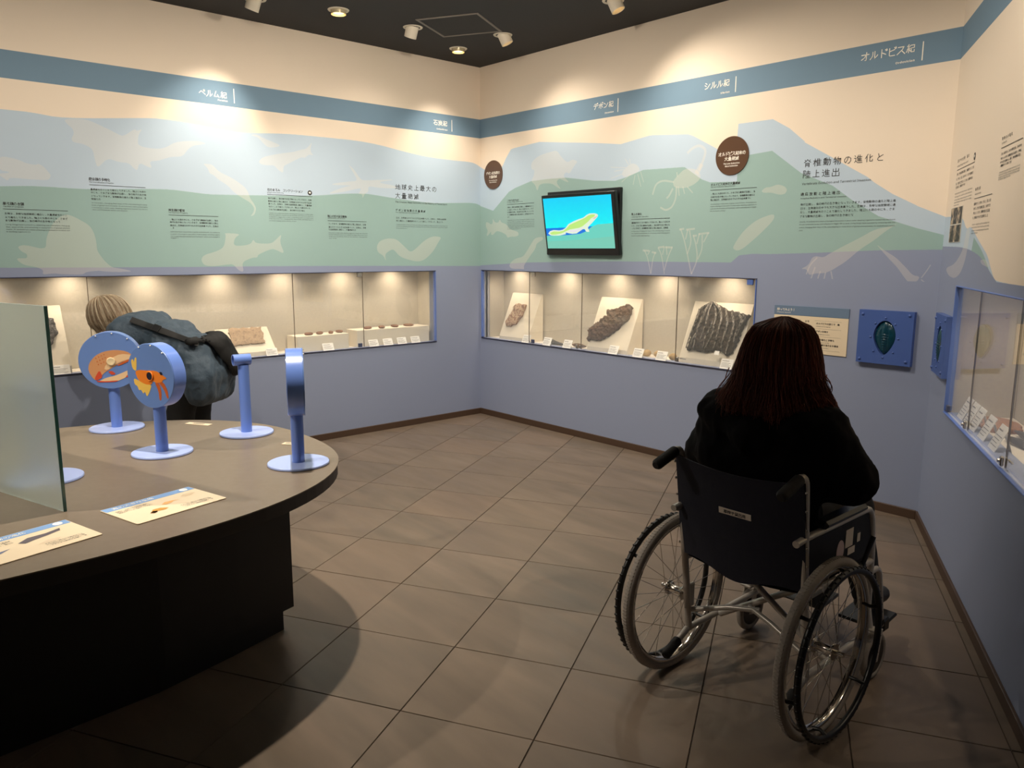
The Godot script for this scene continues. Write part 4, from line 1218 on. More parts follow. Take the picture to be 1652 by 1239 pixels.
	for k in 2:
		var gg := Geo.new()
		pts = []
		rad = []
		for i in 12:
			pts.append(Vector3(-0.15 + 0.027 * i, 0.018, 0.0))
			rad.append(0.004 + 0.013 * sin(PI * minf(1.0, (i + 0.4) / 11.6)))
		gg.tube(pts, rad, 12)
		single("long_fossil", ["long dark pointed fossil behind the first glass lock of the third case", "second long dark fossil, closer to the glass of the third case"][k], "fossil", [gg, grey_rock], fr * Transform3D(Basis(UP, 0.15 + 0.1 * k), Vector3(1.05 + 0.12 * k, DECK + 0.001, -0.23 + 0.055 * k)), "long dark fossils")
	plinth(fr, 1.40, 1.90, -0.13, -0.27, 0.05, "low cream plinth in the third case at the edge of the view")
	for k in 3:
		var b := Geo.new()
		b.ball(Vector3(0, 0.024, 0), Vector3(0.05, 0.024, 0.036), 18, 10)
		single("shell_fossil", "brown lump fossil on the low plinth, " + ["first", "second", "third"][k] + " from the long dark fossils", "fossil", [b, brown_rock], fr * Transform3D(Basis(UP, 0.8 * k), Vector3(1.50 + 0.14 * k, DECK + 0.0506, -0.18)), "brown lump fossils")
	for c in [[0.63, "nearest the blue frame"], [0.765, "second from the blue frame"], [0.89, "third from the blue frame, by the first lock"], [1.07, "fourth, just past the first glass lock"], [1.26, "fifth, between the two glass locks"]]:
		card(fr, c[0], -0.035, 0.112, 0.118, "white label card in the third case, " + c[1], "label cards in the third case", -0.0)
	# a pale upright panel deeper in the third case
	var up := Geo.new()
	up.box(Vector3(0, 0.25, 0), Vector3(0.44, 0.498, 0.03), 0.002)
	single("backing_board", "pale upright board at the back of the third case, cut by the picture edge", "board", [up, m3("cream mount board", c8(228, 218, 198), 0.8)], fr * Transform3D(Basis(), Vector3(1.72, DECK + 0.0515, -0.26)))
# ---------------------------------------------------------------- things hung on the walls
func circle(c: Vector2, r: float, n := 48, ry := 0.0) -> PackedVector2Array:
	var p := PackedVector2Array()
	for k in n: p.append(c + Vector2(cos(TAU * k / n) * r, sin(TAU * k / n) * (ry if ry > 0.0 else r)))
	return p

func round_rect(w: float, h: float, r: float) -> PackedVector2Array:
	var p := PackedVector2Array()
	for c in [[1, 1, 0.0], [-1, 1, 90.0], [-1, -1, 180.0], [1, -1, 270.0]]:
		for k in 5:
			var an := deg_to_rad(c[2] + 22.5 * k)
			p.append(Vector2(c[0] * (w / 2 - r) + cos(an) * r, c[1] * (h / 2 - r) + sin(an) * r))
	return p

func screen_picture() -> ImageTexture:
	var im := Image.create(640, 400, false, Image.FORMAT_RGBA8)
	for y in 400:
		var k := y / 399.0
		im.fill_rect(Rect2i(0, y, 640, 1), Color(0.0, 0.84 + 0.12 * minf(1.0, k * 1.8), 1.0))
	var sc := func(s: String) -> PackedVector2Array:   # tracing units of the screen: 920 wide, 700 high
		var p := points(s, 1.0)
		for k in p.size(): p[k] = Vector2(p[k].x * 640.0 / 920.0, p[k].y * 400.0 / 700.0)
		return p
	fill_poly(im, sc.call("0,415 320,410 920,400 920,700 0,700"), Color8(6, 120, 232))
	fill_poly(im, sc.call("0,520 300,515 480,500 560,470 640,410 720,380 920,370 920,700 0,700"), Color8(110, 214, 196))
	fill_poly(im, sc.call("0,600 300,590 600,570 920,540 920,700 0,700"), Color8(124, 208, 186))
	var back := "25,490 55,455 110,440 190,448 240,440 285,415 330,365 400,330 470,305 540,285 590,250 630,232 690,232 730,245 738,262 725,285 690,320 650,360 615,390 590,420 600,450 605,475 580,478 560,470 545,440 520,440 470,470 430,495 370,500 320,490 285,480 275,505 255,505 240,510 180,520 110,520 60,515"
	fill_poly(im, sc.call(back), Color8(232, 246, 222))
	fill_poly(im, sc.call("50,480 110,460 190,465 250,455 300,420 345,375 420,345 500,315 560,290 610,258 650,248 700,250 690,275 640,300 600,340 560,370 520,400 470,420 400,430 340,440 290,460 220,490 140,505 70,505"), Color8(196, 240, 128))
	fill_poly(im, sc.call("330,445 400,450 470,435 530,410 500,440 440,470 380,480 340,470"), Color8(236, 232, 238))
	fill_poly(im, sc.call("660,300 720,268 730,262 722,280 690,305"), Color8(240, 200, 190))
	return ImageTexture.create_from_image(im)

func trilobite(w: float, h: float) -> Geo:
	# an egg-shaped relief with a head shield, three lobes and ribs; base plane z = 0
	var rows := []
	var n := 40
	for i in 26:
		var f := 1.0 - i / 25.0
		var row := []
		for k in n:
			var an := TAU * k / n
			var p := Vector2(cos(an) * f, sin(an) * f)
			var wide := 1.0 - 0.30 * pow(clampf(-p.y + 0.2, 0.0, 1.2), 1.5)
			var z := 0.022 * sqrt(maxf(0.0, 1.0 - f * f))
			var lobe := absf(p.x)
			z += 0.007 * exp(-pow(lobe / 0.20, 2.0)) - 0.003 * exp(-pow((lobe - 0.30) / 0.06, 2.0))
			if p.y < 0.30: z += 0.0022 * sin(p.y * 42.0 + lobe * 5.0) * (1.0 - f * f)
			else: z += 0.004 * exp(-pow((lobe - 0.42) / 0.12, 2.0) - pow((p.y - 0.48) / 0.12, 2.0))
			row.append(Vector3(p.x * w / 2 * wide, p.y * h / 2, z if i > 0 else 0.0))
		rows.append(row)
	var g := Geo.new()
	g.grid(rows, true, false, false)
	return g

func plaque(label: String, fr: Transform3D, x: float, y: float) -> void:
	var blue := m3("blue plaque enamel", c8(72, 98, 164), 0.38)
	var t := thing("touch_plaque", label, "plaque", Vector3.ZERO, 0.0, "blue touch plaques")
	t.transform = fr * Transform3D(Basis(), Vector3(x, y, 0.0006))
	var g := Geo.new()
	# a plate with an oval hole: a ring of quads between the oval and the square
	var s := 0.153
	var outer := []
	var inner := []
	for k in 48:
		var an := TAU * k / 48
		var d := Vector2(cos(an), sin(an))
		var m := s / maxf(absf(d.x), absf(d.y))
		outer.append(Vector3(d.x * m, d.y * m, 0.030))
		inner.append(Vector3(d.x * 0.063 * (1.0 - 0.30 * pow(clampf(-d.y + 0.2, 0.0, 1.2), 1.5)), d.y * 0.098 - 0.002, 0.030))
	for k in 48:
		var k2 := (k + 1) % 48
		g.quad(outer[k], outer[k2], inner[k2], inner[k])
		g.quad(inner[k], inner[k2], inner[k2] - Vector3(0, 0, 0.022), inner[k] - Vector3(0, 0, 0.022))
	for q in [[-1, 0], [1, 0], [0, -1], [0, 1]]:
		var c := Vector3(q[0] * s, q[1] * s, 0.015)
		var e := Vector3(absf(q[1]) * s, absf(q[0]) * s, 0)
		g.out_quad(c - e - Vector3(0, 0, 0.015), c + e - Vector3(0, 0, 0.015), c + e + Vector3(0, 0, 0.015), c - e + Vector3(0, 0, 0.015), Vector3(0, 0, 0.015))
	g.box(Vector3(0, 0, 0.005), Vector3(s * 2 - 0.002, s * 2 - 0.002, 0.0098))
	part("plate", t, [g, blue])
	part("trilobite_relief", t, [trilobite(0.122, 0.190), m3("dark teal cast", c8(12, 60, 76), 0.26)], Transform3D(Basis(), Vector3(0, -0.002, 0.0105))).set_meta("label", "glossy dark teal trilobite relief")
	var bolt := Geo.new()
	bolt.lathe([Vector2(0.0085, 0.0), Vector2(0.0080, 0.0035), Vector2(0.0045, 0.0062), Vector2(0.0, 0.0068)], 16)
	var stand := Transform3D(Basis(Vector3(1, 0, 0), Vector3(0, 0, 1), Vector3(0, -1, 0)), Vector3.ZERO)
	for q in [[-0.132, 0.128], [0.130, 0.132], [-0.132, -0.132], [0.128, -0.128]]:
		part("bolt", t, [bolt, blue], Transform3D(stand.basis, Vector3(q[0], q[1], 0.0301)))
	for k in 8:
		var an := TAU * k / 8 + PI / 2
		part("pin", t, [bolt, blue], Transform3D(stand.basis * 0.72, Vector3(cos(an) * 0.078, sin(an) * 0.113 - 0.002, 0.0301)))

func build_wall_things() -> void:
	var ink := m3("charcoal lettering", c8(38, 36, 34), 0.6)
	var white := m3("white lettering", c8(245, 240, 228), 0.6)
	# ---- the screen
	var black := m3("black plastic", c8(14, 14, 16), 0.35)
	var t := thing("tilted_screen", "black framed flat screen tilted forward, showing a pale lizard on cyan", "screen")
	t.transform = frame_r * Transform3D(Basis(), Vector3(1.283, 1.725, 0.0))
	var g := Geo.new()
	g.box(Vector3(0, 0.0, 0.016), Vector3(0.772, 0.497, 0.030), 0.003)
	part("wall_plate", t, [g, black])
	var tilt := Transform3D(Basis(Vector3.RIGHT, 0.165), Vector3(0.02, -0.018, 0.082))
	g = Geo.new()
	g.box(Vector3(0, 0, -0.018), Vector3(0.772, 0.474, 0.036), 0.004)
	part("housing", t, [g, black], tilt)
	g = Geo.new()
	for s in [-1.0, 1.0]: g.box(Vector3(0.15 * s, 0.06, 0.042), Vector3(0.05, 0.16, 0.030), 0.002)
	part("bracket", t, [g, black])
	g = Geo.new()
	g.quad(Vector3(-0.368, -0.183, 0.0008), Vector3(0.351, -0.183, 0.0008), Vector3(0.351, 0.214, 0.0008), Vector3(-0.368, 0.214, 0.0008))
	var pic := glow("screen glow", Color.WHITE, 0.95)
	pic.albedo_color = Color.BLACK
	pic.emission_texture = screen_picture()
	pic.emission = Color.WHITE
	pic.emission_operator = BaseMaterial3D.EMISSION_OP_MULTIPLY
	pic.roughness = 0.3
	part("screen", t, [g, pic], tilt).set_meta("label", "cyan screen picture of a pale green lizard climbing ashore")
	var al := AreaLight3D.new()
	al.name = "screen_light"
	al.area_size = Vector2(0.72, 0.40)
	al.light_color = Color(0.25, 0.85, 1.0)
	al.light_energy = 0.05
	al.area_normalize_energy = true
	al.shadow_enabled = true
	t.add_child(al, true)
	al.transform = tilt * Transform3D(Basis(Vector3.UP, PI), Vector3(-0.008, 0.015, 0.004))
	# ---- brown discs
	var brown := m3("brown disc board", c8(88, 62, 44), 0.32)
	for k in 2:
		var d := thing("round_sign", ["smaller looking brown round sign beside the room corner", "brown round sign above the paragraph near the big headline"][k], "sign", Vector3.ZERO, 0.0, "brown round extinction signs")
		d.transform = frame_r * Transform3D(Basis(), [Vector3(0.187, 2.163, 0.0006), Vector3(2.588, 2.120, 0.0006)][k])
		g = Geo.new()
		g.prism(circle(Vector2.ZERO, 0.1225, 64), 0.0, 0.006)
		part("disc", d, [g, brown])
		g = Geo.new()
		if k == 0:
			kanji(g, "デボン紀後期の", -0.093, 0.002, 0.025, 0.0265, 0.0030, 0.0066)
			kanji(g, "大量絶滅", -0.054, -0.029, 0.025, 0.027, 0.0030, 0.0066)
			latin(g, "The Late Devonian", -0.056, 0.056, -0.052, 0.0095, 0.0066, Transform3D(), true)
			latin(g, "Mass Extinction", -0.047, 0.047, -0.068, 0.0095, 0.0066, Transform3D(), true)
		else:
			kanji(g, "オルドビス紀末の", -0.102, 0.002, 0.0245, 0.0256, 0.0030, 0.0066)
			kanji(g, "大量絶滅", -0.054, -0.030, 0.025, 0.027, 0.0030, 0.0066)
			latin(g, "The Late Ordovician", -0.060, 0.060, -0.053, 0.0095, 0.0066, Transform3D(), true)
			latin(g, "Mass Extinction", -0.047, 0.047, -0.069, 0.0095, 0.0066, Transform3D(), true)
		part("lettering", d, [g, white])
	# ---- touch panel sign behind the seated visitor's head
	t = thing("info_sign", "cream information sign with a blue header, beside the blue plaque", "sign")
	t.transform = frame_r * Transform3D(Basis(), Vector3(3.198, 1.0, 0.0006))
	g = Geo.new()
	g.box(Vector3(0, 0.0, 0.003), Vector3(0.482, 0.226, 0.006), 0.001)
	part("board", t, [g, m3("cream sign board", c8(232, 214, 184), 0.6)])
	g = Geo.new()
	g.box(Vector3(0, 0.1435, 0.003), Vector3(0.484, 0.059, 0.006), 0.001)
	part("header", t, [g, m3("slate blue header", c8(104, 126, 152), 0.6)])
	g = Geo.new()
	kanji(g, "触ってみよう！", -0.222, 0.140, 0.0165, 0.0175, 0.0024, 0.0066)
	latin(g, "Please touch", -0.222, -0.130, 0.126, 0.007, 0.0066)
	part("lettering", t, [g, white])
	g = Geo.new()
	kanji(g, "大きな生物の化石が見つかる", -0.19, 0.076, 0.013, 0.0145, 0.0016, 0.0066)
	for q in [[0.042, 0.068, "オルドビスの海にすむ動"], [0.042, 0.020, "デボンの様子"], [0.042, -0.030, "生物の進化と多様化"], [0.042, -0.062, "大量絶滅の後の水中環境"]]:
		kanji(g, q[2], q[0], q[1], 0.012, 0.0135, 0.0016, 0.0066)
		latin(g, told_part(int(q[1] * 900) + 90, 22).strip_edges(), q[0], q[0] + 0.09, q[1] - 0.014, 0.005, 0.0066)
	for y in [0.055, 0.005, -0.045]: latin(g, told_part(int(y * 700) + 60, 40).strip_edges(), -0.19, -0.02, y, 0.005, 0.0066)
	for y in [0.090, 0.042, -0.006, -0.088]: ribbon(g, PackedVector2Array([Vector2(0.03, y), Vector2(0.20, y)]), 0.0008, 0.0064)
	part("print", t, [g, ink])
	# ---- plaques
	plaque("blue square touch plaque with a teal trilobite, beside the cream sign", frame_r, 3.663, 1.024)
	plaque("blue square touch plaque seen almost edge-on, beside the third case", frame_t, 0.335, 1.040)
	# ---- photo print on the third wall
	t = thing("photo_print", "two dark photographs printed as a strip beside the third wall's first paragraph", "picture")
	t.transform = frame_t * Transform3D(Basis(), Vector3(0.31, 1.64, 0.0006))
	g = Geo.new()
	g.box(Vector3(0, 0, 0.0012), Vector3(0.275, 0.172, 0.0024))
	part("print_backing", t, [g, m3("photo paper", c8(206, 200, 188), 0.5)])
	for k in 2:
		var im := Image.create(128, 80, false, Image.FORMAT_RGBA8)
		var fn := FastNoiseLite.new()
		fn.seed = 60 + k
		fn.frequency = 0.035
		for y in 80:
			for x in 128:
				var n := fn.get_noise_2d(x * 1.6, y * 0.7) + 0.35 * sin(x * 0.09 + k * 2.0)
				var c: Color = c8(34, 30, 26).lerp(c8(214, 190, 158), clampf(n + 0.35, 0.0, 1.0))
				im.set_pixel(x, y, c)
		var m := m3("photo image %d" % k, Color.WHITE, 0.5)
		m.albedo_texture = ImageTexture.create_from_image(im)
		g = Geo.new()
		var y0: float = [0.004, -0.084][k]
		var y1: float = [0.084, -0.002][k]
		g.quad(Vector3(-0.135, y0, 0.0028), Vector3(0.135, y0, 0.0028), Vector3(0.135, y1, 0.0028), Vector3(-0.135, y1, 0.0028))
		part("photograph", t, [g, m])
# ---------------------------------------------------------------- the oval table and what stands on it
const TOP := 0.72

func oval(a: float, b: float, e: float, n := 96) -> PackedVector2Array:
	var p := PackedVector2Array()
	for k in n:
		var c := cos(TAU * k / n)
		var s := sin(TAU * k / n)
		p.append(Vector2(a * signf(c) * pow(absf(c), 2.0 / e), b * signf(s) * pow(absf(s), 2.0 / e)))
	return p

func stand_base(t: Node3D, enamel: Material, pole_top: float) -> void:
	var g := Geo.new()
	g.lathe([Vector2(0.0, 0.0005), Vector2(0.108, 0.0005), Vector2(0.112, 0.002), Vector2(0.112, 0.002), Vector2(0.112, 0.007), Vector2(0.110, 0.009), Vector2(0.110, 0.009), Vector2(0.0, 0.009)], 64)
	part("base_plate", t, [g, m3("pale blue enamel", c8(160, 178, 230), 0.25)])
	g = Geo.new()
	g.lathe([Vector2(0.023, 0.0091), Vector2(0.023, pole_top)], 32)
	part("pole", t, [g, enamel])

func art(s: String, c: Vector2, u: Vector2) -> PackedVector2Array:
	var p := points(s, 1.0)
	for k in p.size(): p[k] = Vector2((p[k].x - c.x) / u.x, (c.y - p[k].y) / u.y) * 0.122
	return rounded(p, 1)

func build_table() -> void:
	var t := thing("oval_table", "large dark oval exhibit table with a brown-grey laminate top", "table", Vector3(-4.30, 0, 2.54))
	var lam := noisy("brown grey laminate", [c8(112, 100, 86), c8(118, 106, 92)], Vector3.ONE * 3.0, 0.36, 51, 0.03)
	var edge := m3("dark table edge", c8(42, 37, 33), 0.5)
	var dark := m3("black table body", c8(16, 15, 15), 0.6)
	var flat := Transform3D(Basis(Vector3(1, 0, 0), Vector3(0, 0, -1), Vector3(0, 1, 0)), Vector3.ZERO)
	var g := Geo.new()
	g.prism(oval(1.25, 0.88, 2.5), 0.716, TOP, flat)
	part("table_top", t, [g, lam])
	g = Geo.new()
	g.prism(oval(1.246, 0.876, 2.5), 0.672, 0.7158, flat)
	part("top_edge", t, [g, edge])
	var body := PackedVector2Array()
	for q in [[1.045, 0.236], [0.8, 0.31], [0.5, 0.385], [0.0, 0.43], [-0.5, 0.385], [-0.8, 0.31], [-1.045, 0.236]]: body.append(Vector2(q[0], q[1]))
	for k in 7: body.append(Vector2(body[6 - k].x, -body[6 - k].y))
	g = Geo.new()
	g.prism(body, 0.09, 0.6718, flat)
	part("body", t, [g, dark])
	var toe := PackedVector2Array()
	for q in body: toe.append(q * 0.96)
	g = Geo.new()
	g.prism(toe, 0.0008, 0.0898, flat)
	part("toe_kick", t, [g, dark])
	# ---- stands
	var enamel := m3("cornflower blue enamel", c8(104, 136, 212), 0.28)
	enamel.clearcoat_enabled = true
	enamel.clearcoat = 0.4
	enamel.clearcoat_roughness = 0.15
	var tan_ := m3("art tan", c8(206, 148, 100), 0.5)
	var cream := m3("art cream", c8(232, 196, 150), 0.5)
	var red := m3("art red", c8(206, 76, 46), 0.5)
	var orange := m3("art orange", c8(236, 130, 30), 0.5)
	var yellow := m3("art yellow", c8(240, 196, 90), 0.5)
	var rust := m3("art rust", c8(196, 92, 30), 0.5)
	var night := m3("art navy", c8(26, 26, 46), 0.4)
	var heads := [
		["blue drum viewer on a pole showing a fish head with red gills", Vector3(-3.62, TOP, 1.868), Vector2(-0.42, 0.91), 0],
		["blue drum viewer on a pole showing an orange shelled creature", Vector3(-3.61, TOP, 2.439), Vector2(-0.919, 0.393), 1],
		["blue drum viewer turned edge-on at the near end of the table", Vector3(-3.283, TOP, 2.932), Vector2(0.90, 0.43), 2],
	]
	for h in heads:
		var st := thing("viewer_stand", h[0], "exhibit stand", h[1], 0.0, "blue viewer stands on the oval table")
		stand_base(st, enamel, 0.186)
		var nrm := Vector3(h[2].x, 0, h[2].y).normalized()
		var fx := UP.cross(nrm)
		var hd := Transform3D(Basis(fx, UP, nrm), Vector3(0, 0.308, 0))
		var lie := hd * Transform3D(Basis(Vector3(1, 0, 0), Vector3(0, 0, 1), Vector3(0, -1, 0)), Vector3.ZERO)
		g = Geo.new()
		g.lathe([Vector2(0.0, -0.031), Vector2(0.119, -0.031), Vector2(0.1235, -0.0285), Vector2(0.1235, -0.0285), Vector2(0.1235, 0.0265), Vector2(0.1235, 0.0265), Vector2(0.0, 0.0265)], 64, lie)
		part("drum", st, [g, enamel])
		g = Geo.new()
		g.lathe([Vector2(0.0, 0.0268), Vector2(0.1230, 0.0268), Vector2(0.1244, 0.0285), Vector2(0.1230, 0.0305), Vector2(0.1230, 0.0305), Vector2(0.0, 0.0305)], 64, lie)
		part("face_disc", st, [g, m3("blue printed face", c8(104, 136, 198), 0.3)])
		var z := 0.0306
		if h[3] == 0:
			var c := Vector2(735, 415)
			var u := Vector2(190, 190)
			var draw := func(s: String, m: Material, lift: float) -> void:
				var q := Geo.new()
				q.prism(art(s, c, u), z, z + lift, hd)
				part("fish_art", st, [q, m])
			draw.call("597,480 605,430 645,380 700,352 770,343 840,355 877,385 868,412 800,430 760,455 720,480 690,500 650,548 625,540", tan_, 0.0006)
			draw.call("690,470 740,400 800,372 870,380 866,405 800,424 750,452 715,480", cream, 0.0010)
			draw.call("650,556 700,532 760,520 830,490 883,462 880,482 830,532 760,562 690,562", cream, 0.0006)
			draw.call("665,475 683,528 640,550 632,530", red, 0.0012)
			draw.call("640,548 700,556 780,552 760,562 690,562 650,560", red, 0.0010)
			draw.call("715,490 740,485 765,508 740,515", red, 0.0010)
			draw.call("820,530 855,500 866,520 832,534", red, 0.0010)
			draw.call("770,450 862,404 866,416 790,452", rust, 0.0014)
			var dots := Geo.new()
			for k in 12: dots.prism(circle(Vector2(-0.055 + 0.011 * (k % 4) + 0.004 * (k / 4), 0.012 - 0.014 * (k / 4) + 0.005 * (k % 4)), 0.0022, 10), z + 0.0006, z + 0.0012, hd)
			part("scale_dots", st, [dots, rust])
			g = Geo.new()
			g.lathe([Vector2(0.0, 0.0), Vector2(0.017, 0.0), Vector2(0.018, 0.004), Vector2(0.0155, 0.006), Vector2(0.012, 0.0048), Vector2(0.0, 0.0048)], 28, lie * Transform3D(Basis(), Vector3(0.003, z, 0.004)))
			part("eye_lens", st, [g, m3("pale lens", c8(236, 214, 170), 0.12)])
		elif h[3] == 1:
			var c := Vector2(1015, 515)
			var u := Vector2(132, 212)
			var draw := func(s: String, m: Material, lift: float) -> void:
				var q := Geo.new()
				q.prism(art(s, c, u), z, z + lift, hd)
				part("creature_art", st, [q, m])
			draw.call("908,420 922,410 925,432 935,398 943,400 940,450 935,492 915,476", yellow, 0.0006)
			draw.call("917,540 945,552 985,574 1022,572 1005,625 988,660 978,622 968,642 956,612 944,622 936,590 920,582", yellow, 0.0006)
			draw.call("1038,550 1065,555 1075,620 1070,672 1060,672 1058,610", rust, 0.0006)
			draw.call("1058,545 1090,548 1110,600 1114,652 1105,655 1092,600", rust, 0.0008)
			draw.call("928,495 950,480 1000,480 1050,475 1085,500 1112,522 1090,530 1080,550 1050,558 1030,545 1020,572 985,575 945,552", orange, 0.0010)
			draw.call("1070,480 1084,482 1088,500 1076,502", night, 0.0016)
			g = Geo.new()
			g.lathe([Vector2(0.0, 0.0), Vector2(0.019, 0.0), Vector2(0.0195, 0.004), Vector2(0.0165, 0.005), Vector2(0.0150, 0.002), Vector2(0.0, 0.002)], 28, lie * Transform3D(Basis(), Vector3(0.0, z + 0.001, 0.0)))
			part("eye_ring", st, [g, orange])
			g = Geo.new()
			g.lathe([Vector2(0.0, 0.0), Vector2(0.0145, 0.0), Vector2(0.0145, 0.001), Vector2(0.0, 0.001)], 24, lie * Transform3D(Basis(), Vector3(0.0, z + 0.0032, 0.0)))
			part("peep_hole", st, [g, night])
		var pins := Geo.new()
		for k in 3:
			var an := 0.9 + k * 0.55
			pins.ball(hd * Vector3(cos(an) * 0.1180, sin(an) * 0.1180, 0.0325), Vector3.ONE * 0.003, 8, 6)
		part("pin", st, [pins, m3("white lettering", c8(245, 240, 228), 0.6)])
	# ---- tube viewers
	var tubes := [["blue stand with a short peep tube on top, behind the edge-on drum", Vector3(-3.226, TOP, 2.334), Vector2(-0.80, -0.10)], ["blue peep tube stand mostly hidden behind the glass screen", Vector3(-4.025, TOP, 2.545), Vector2(-0.9, 0.3)]]
	for h in tubes:
		var st := thing("peep_tube_stand", h[0], "exhibit stand", h[1], 0.0, "blue peep tube stands")
		stand_base(st, enamel, 0.300)
		var nrm := Vector3(h[2].x, 0.0, h[2].y).normalized()
		g = Geo.new()
		var lie := Transform3D(Basis(UP.cross(nrm).cross(nrm) * -1.0, nrm, UP.cross(nrm)), Vector3(0, 0.322, 0))
		lie.basis = Basis(UP.cross(nrm), nrm, UP.cross(nrm).cross(nrm)).orthonormalized()
		g.lathe([Vector2(0.0, -0.030), Vector2(0.024, -0.030), Vector2(0.024, -0.030), Vector2(0.024, 0.042), Vector2(0.024, 0.042), Vector2(0.020, 0.042), Vector2(0.020, 0.042), Vector2(0.018, -0.015), Vector2(0.018, -0.015), Vector2(0.0, -0.015)], 32, lie)
		part("peep_tube", st, [g, enamel])
		g = Geo.new()
		g.lathe([Vector2(0.0, -0.014), Vector2(0.0175, -0.014), Vector2(0.0175, -0.012), Vector2(0.0, -0.012)], 24, lie)
		part("lens", st, [g, m3("dark lens", c8(10, 12, 24), 0.1)])
	# ---- glass screen standing across the table
	var gdir := Vector3(-0.293, 0, -0.956).normalized()
	var gs := thing("glass_screen", "tall frosted green-edged glass screen standing across the table", "glass screen", Vector3(-4.061, TOP + 0.0006, 2.970), atan2(-gdir.z, gdir.x))
	var frosted := m3("frosted glass", Color(0.93, 0.98, 0.965, 0.16), 0.32)
	frosted.refraction_enabled = true
	frosted.refraction_scale = 0.045
	g = Geo.new()
	g.box(Vector3(0.70, 0.31, 0), Vector3(1.39, 0.62, 0.009), 0.0008)
	part("glass_sheet", gs, [g, frosted])
	g = Geo.new()
	g.box(Vector3(0.0022, 0.31, 0), Vector3(0.0044, 0.62, 0.0092), 0.0008)
	part("polished_edge", gs, [g, m3("green glass edge", c8(44, 84, 78), 0.15)])
	# ---- specimens behind the glass
	var bone := m3("white specimen cast", c8(226, 220, 206), 0.5)
	g = Geo.new()
	var pts := []
	var rad := []
	for k in 12:
		pts.append(Vector3(0.011 * k, 0.020, 0))
		rad.append([0.006, 0.014, 0.018, 0.020, 0.019, 0.016, 0.012, 0.008, 0.006, 0.006, 0.008, 0.004][k])
	g.tube(pts, rad, 16)
	single("specimen_cast", "white teardrop shaped cast lying behind the glass screen", "specimen", [g, bone], Transform3D(Basis(UP, -0.3), Vector3(-4.22, TOP + 0.0006, 2.34)))
	g = Geo.new()
	g.prism(PackedVector2Array([Vector2(-0.05, 0.0), Vector2(-0.02, 0.012), Vector2(0.012, 0.006), Vector2(0.03, 0.018), Vector2(0.052, 0.004), Vector2(0.03, -0.012), Vector2(-0.01, -0.012)]), 0.0, 0.012, flat)
	single("bone_cast", "white jagged bone cast lying beside the half hidden round blue base", "specimen", [g, bone], Transform3D(Basis(UP, 0.2), Vector3(-4.06, TOP + 0.0006, 2.66)))
	# ---- printed cards on the table
	var paper := m3("cream placard", c8(222, 206, 178), 0.4)
	var head := m3("placard blue", c8(120, 158, 208), 0.4)
	var ink := m3("charcoal lettering", c8(38, 36, 34), 0.6)
	var white := m3("white lettering", c8(245, 240, 228), 0.6)
	var ex := Vector3(0.969, 0, -0.246).normalized()
	var ez := Vector3(0.27, 0, 0.963).normalized()
	for k in 2:
		var at: Vector3 = [Vector3(-3.815, TOP + 0.0006, 3.100), Vector3(-4.200, TOP + 0.0006, 3.192)][k]
		var pl := thing("placard", ["cream placard with a blue header and brown fossil sketches, nearest the table's end", "cream placard with a blue header and a dark fish sketch, by the glass screen's foot"][k], "placard", Vector3.ZERO, 0.0, "placards on the oval table")
		pl.transform = Transform3D(Basis(ex, ez.cross(ex), ez).orthonormalized(), at)
		var up := Transform3D(Basis(Vector3(1, 0, 0), Vector3(0, 0, -1), Vector3(0, 1, 0)), Vector3.ZERO)
		g = Geo.new()
		g.prism(round_rect(0.298, 0.206, 0.006), 0.0, 0.0024, up)
		part("sheet", pl, [g, paper])
		g = Geo.new()
		g.prism(PackedVector2Array([Vector2(-0.147, 0.066), Vector2(0.147, 0.066), Vector2(0.147, 0.101), Vector2(-0.147, 0.101)]), 0.0025, 0.0028, up)
		part("header", pl, [g, head])
		g = Geo.new()
		kanji(g, ["海の大きな生物", "水中の動物の進化"][k], -0.12, 0.075, 0.017, 0.019, 0.0018, 0.003, up)
		g.flat(circle(Vector2(0.118, 0.084), 0.013, 20), 0.0030, up)
		part("lettering", pl, [g, white])
		g = Geo.new()
		for r in 3: kanji(g, said_part(r * 9 + k * 5, 15), -0.13, 0.046 - r * 0.010, 0.006, 0.0072, 0.0009, 0.0027, up)
		for r in 3: kanji(g, said_part(r * 7 + 30, 14), 0.02, -0.055 - r * 0.010, 0.006, 0.0072, 0.0009, 0.0027, up)
		part("print", pl, [g, m3("grey label ink", c8(120, 114, 108), 0.7)])
		var pics: Array = [[["-70,-40 -52,-20 -30,-22 -12,-40 -28,-48 -48,-44 -64,-52", c8(188, 140, 62)], ["-76,-44 -60,-34 -50,-40 -56,-52 -70,-54", c8(110, 76, 30)], ["-10,2 8,16 34,14 52,4 34,6 20,-4 2,-8", c8(222, 170, 110)], ["70,26 88,42 116,38 124,28 104,20 84,18", c8(206, 186, 156)]], [["-20,10 14,34 60,32 104,44 96,24 58,12 20,4 -8,-6", c8(90, 84, 92)], ["-130,-52 -96,-20 -48,-12 -84,-34 -112,-62", c8(104, 112, 140)], ["10,-40 40,-22 72,-30 56,-48", c8(214, 196, 170)]]][k]
		for p in pics:
			g = Geo.new()
			g.flat(points(p[0], 0.001), 0.0029, up)
			part("fossil_sketch", pl, [g, m3("sketch %s" % p[1].to_html(), p[1], 0.5)])
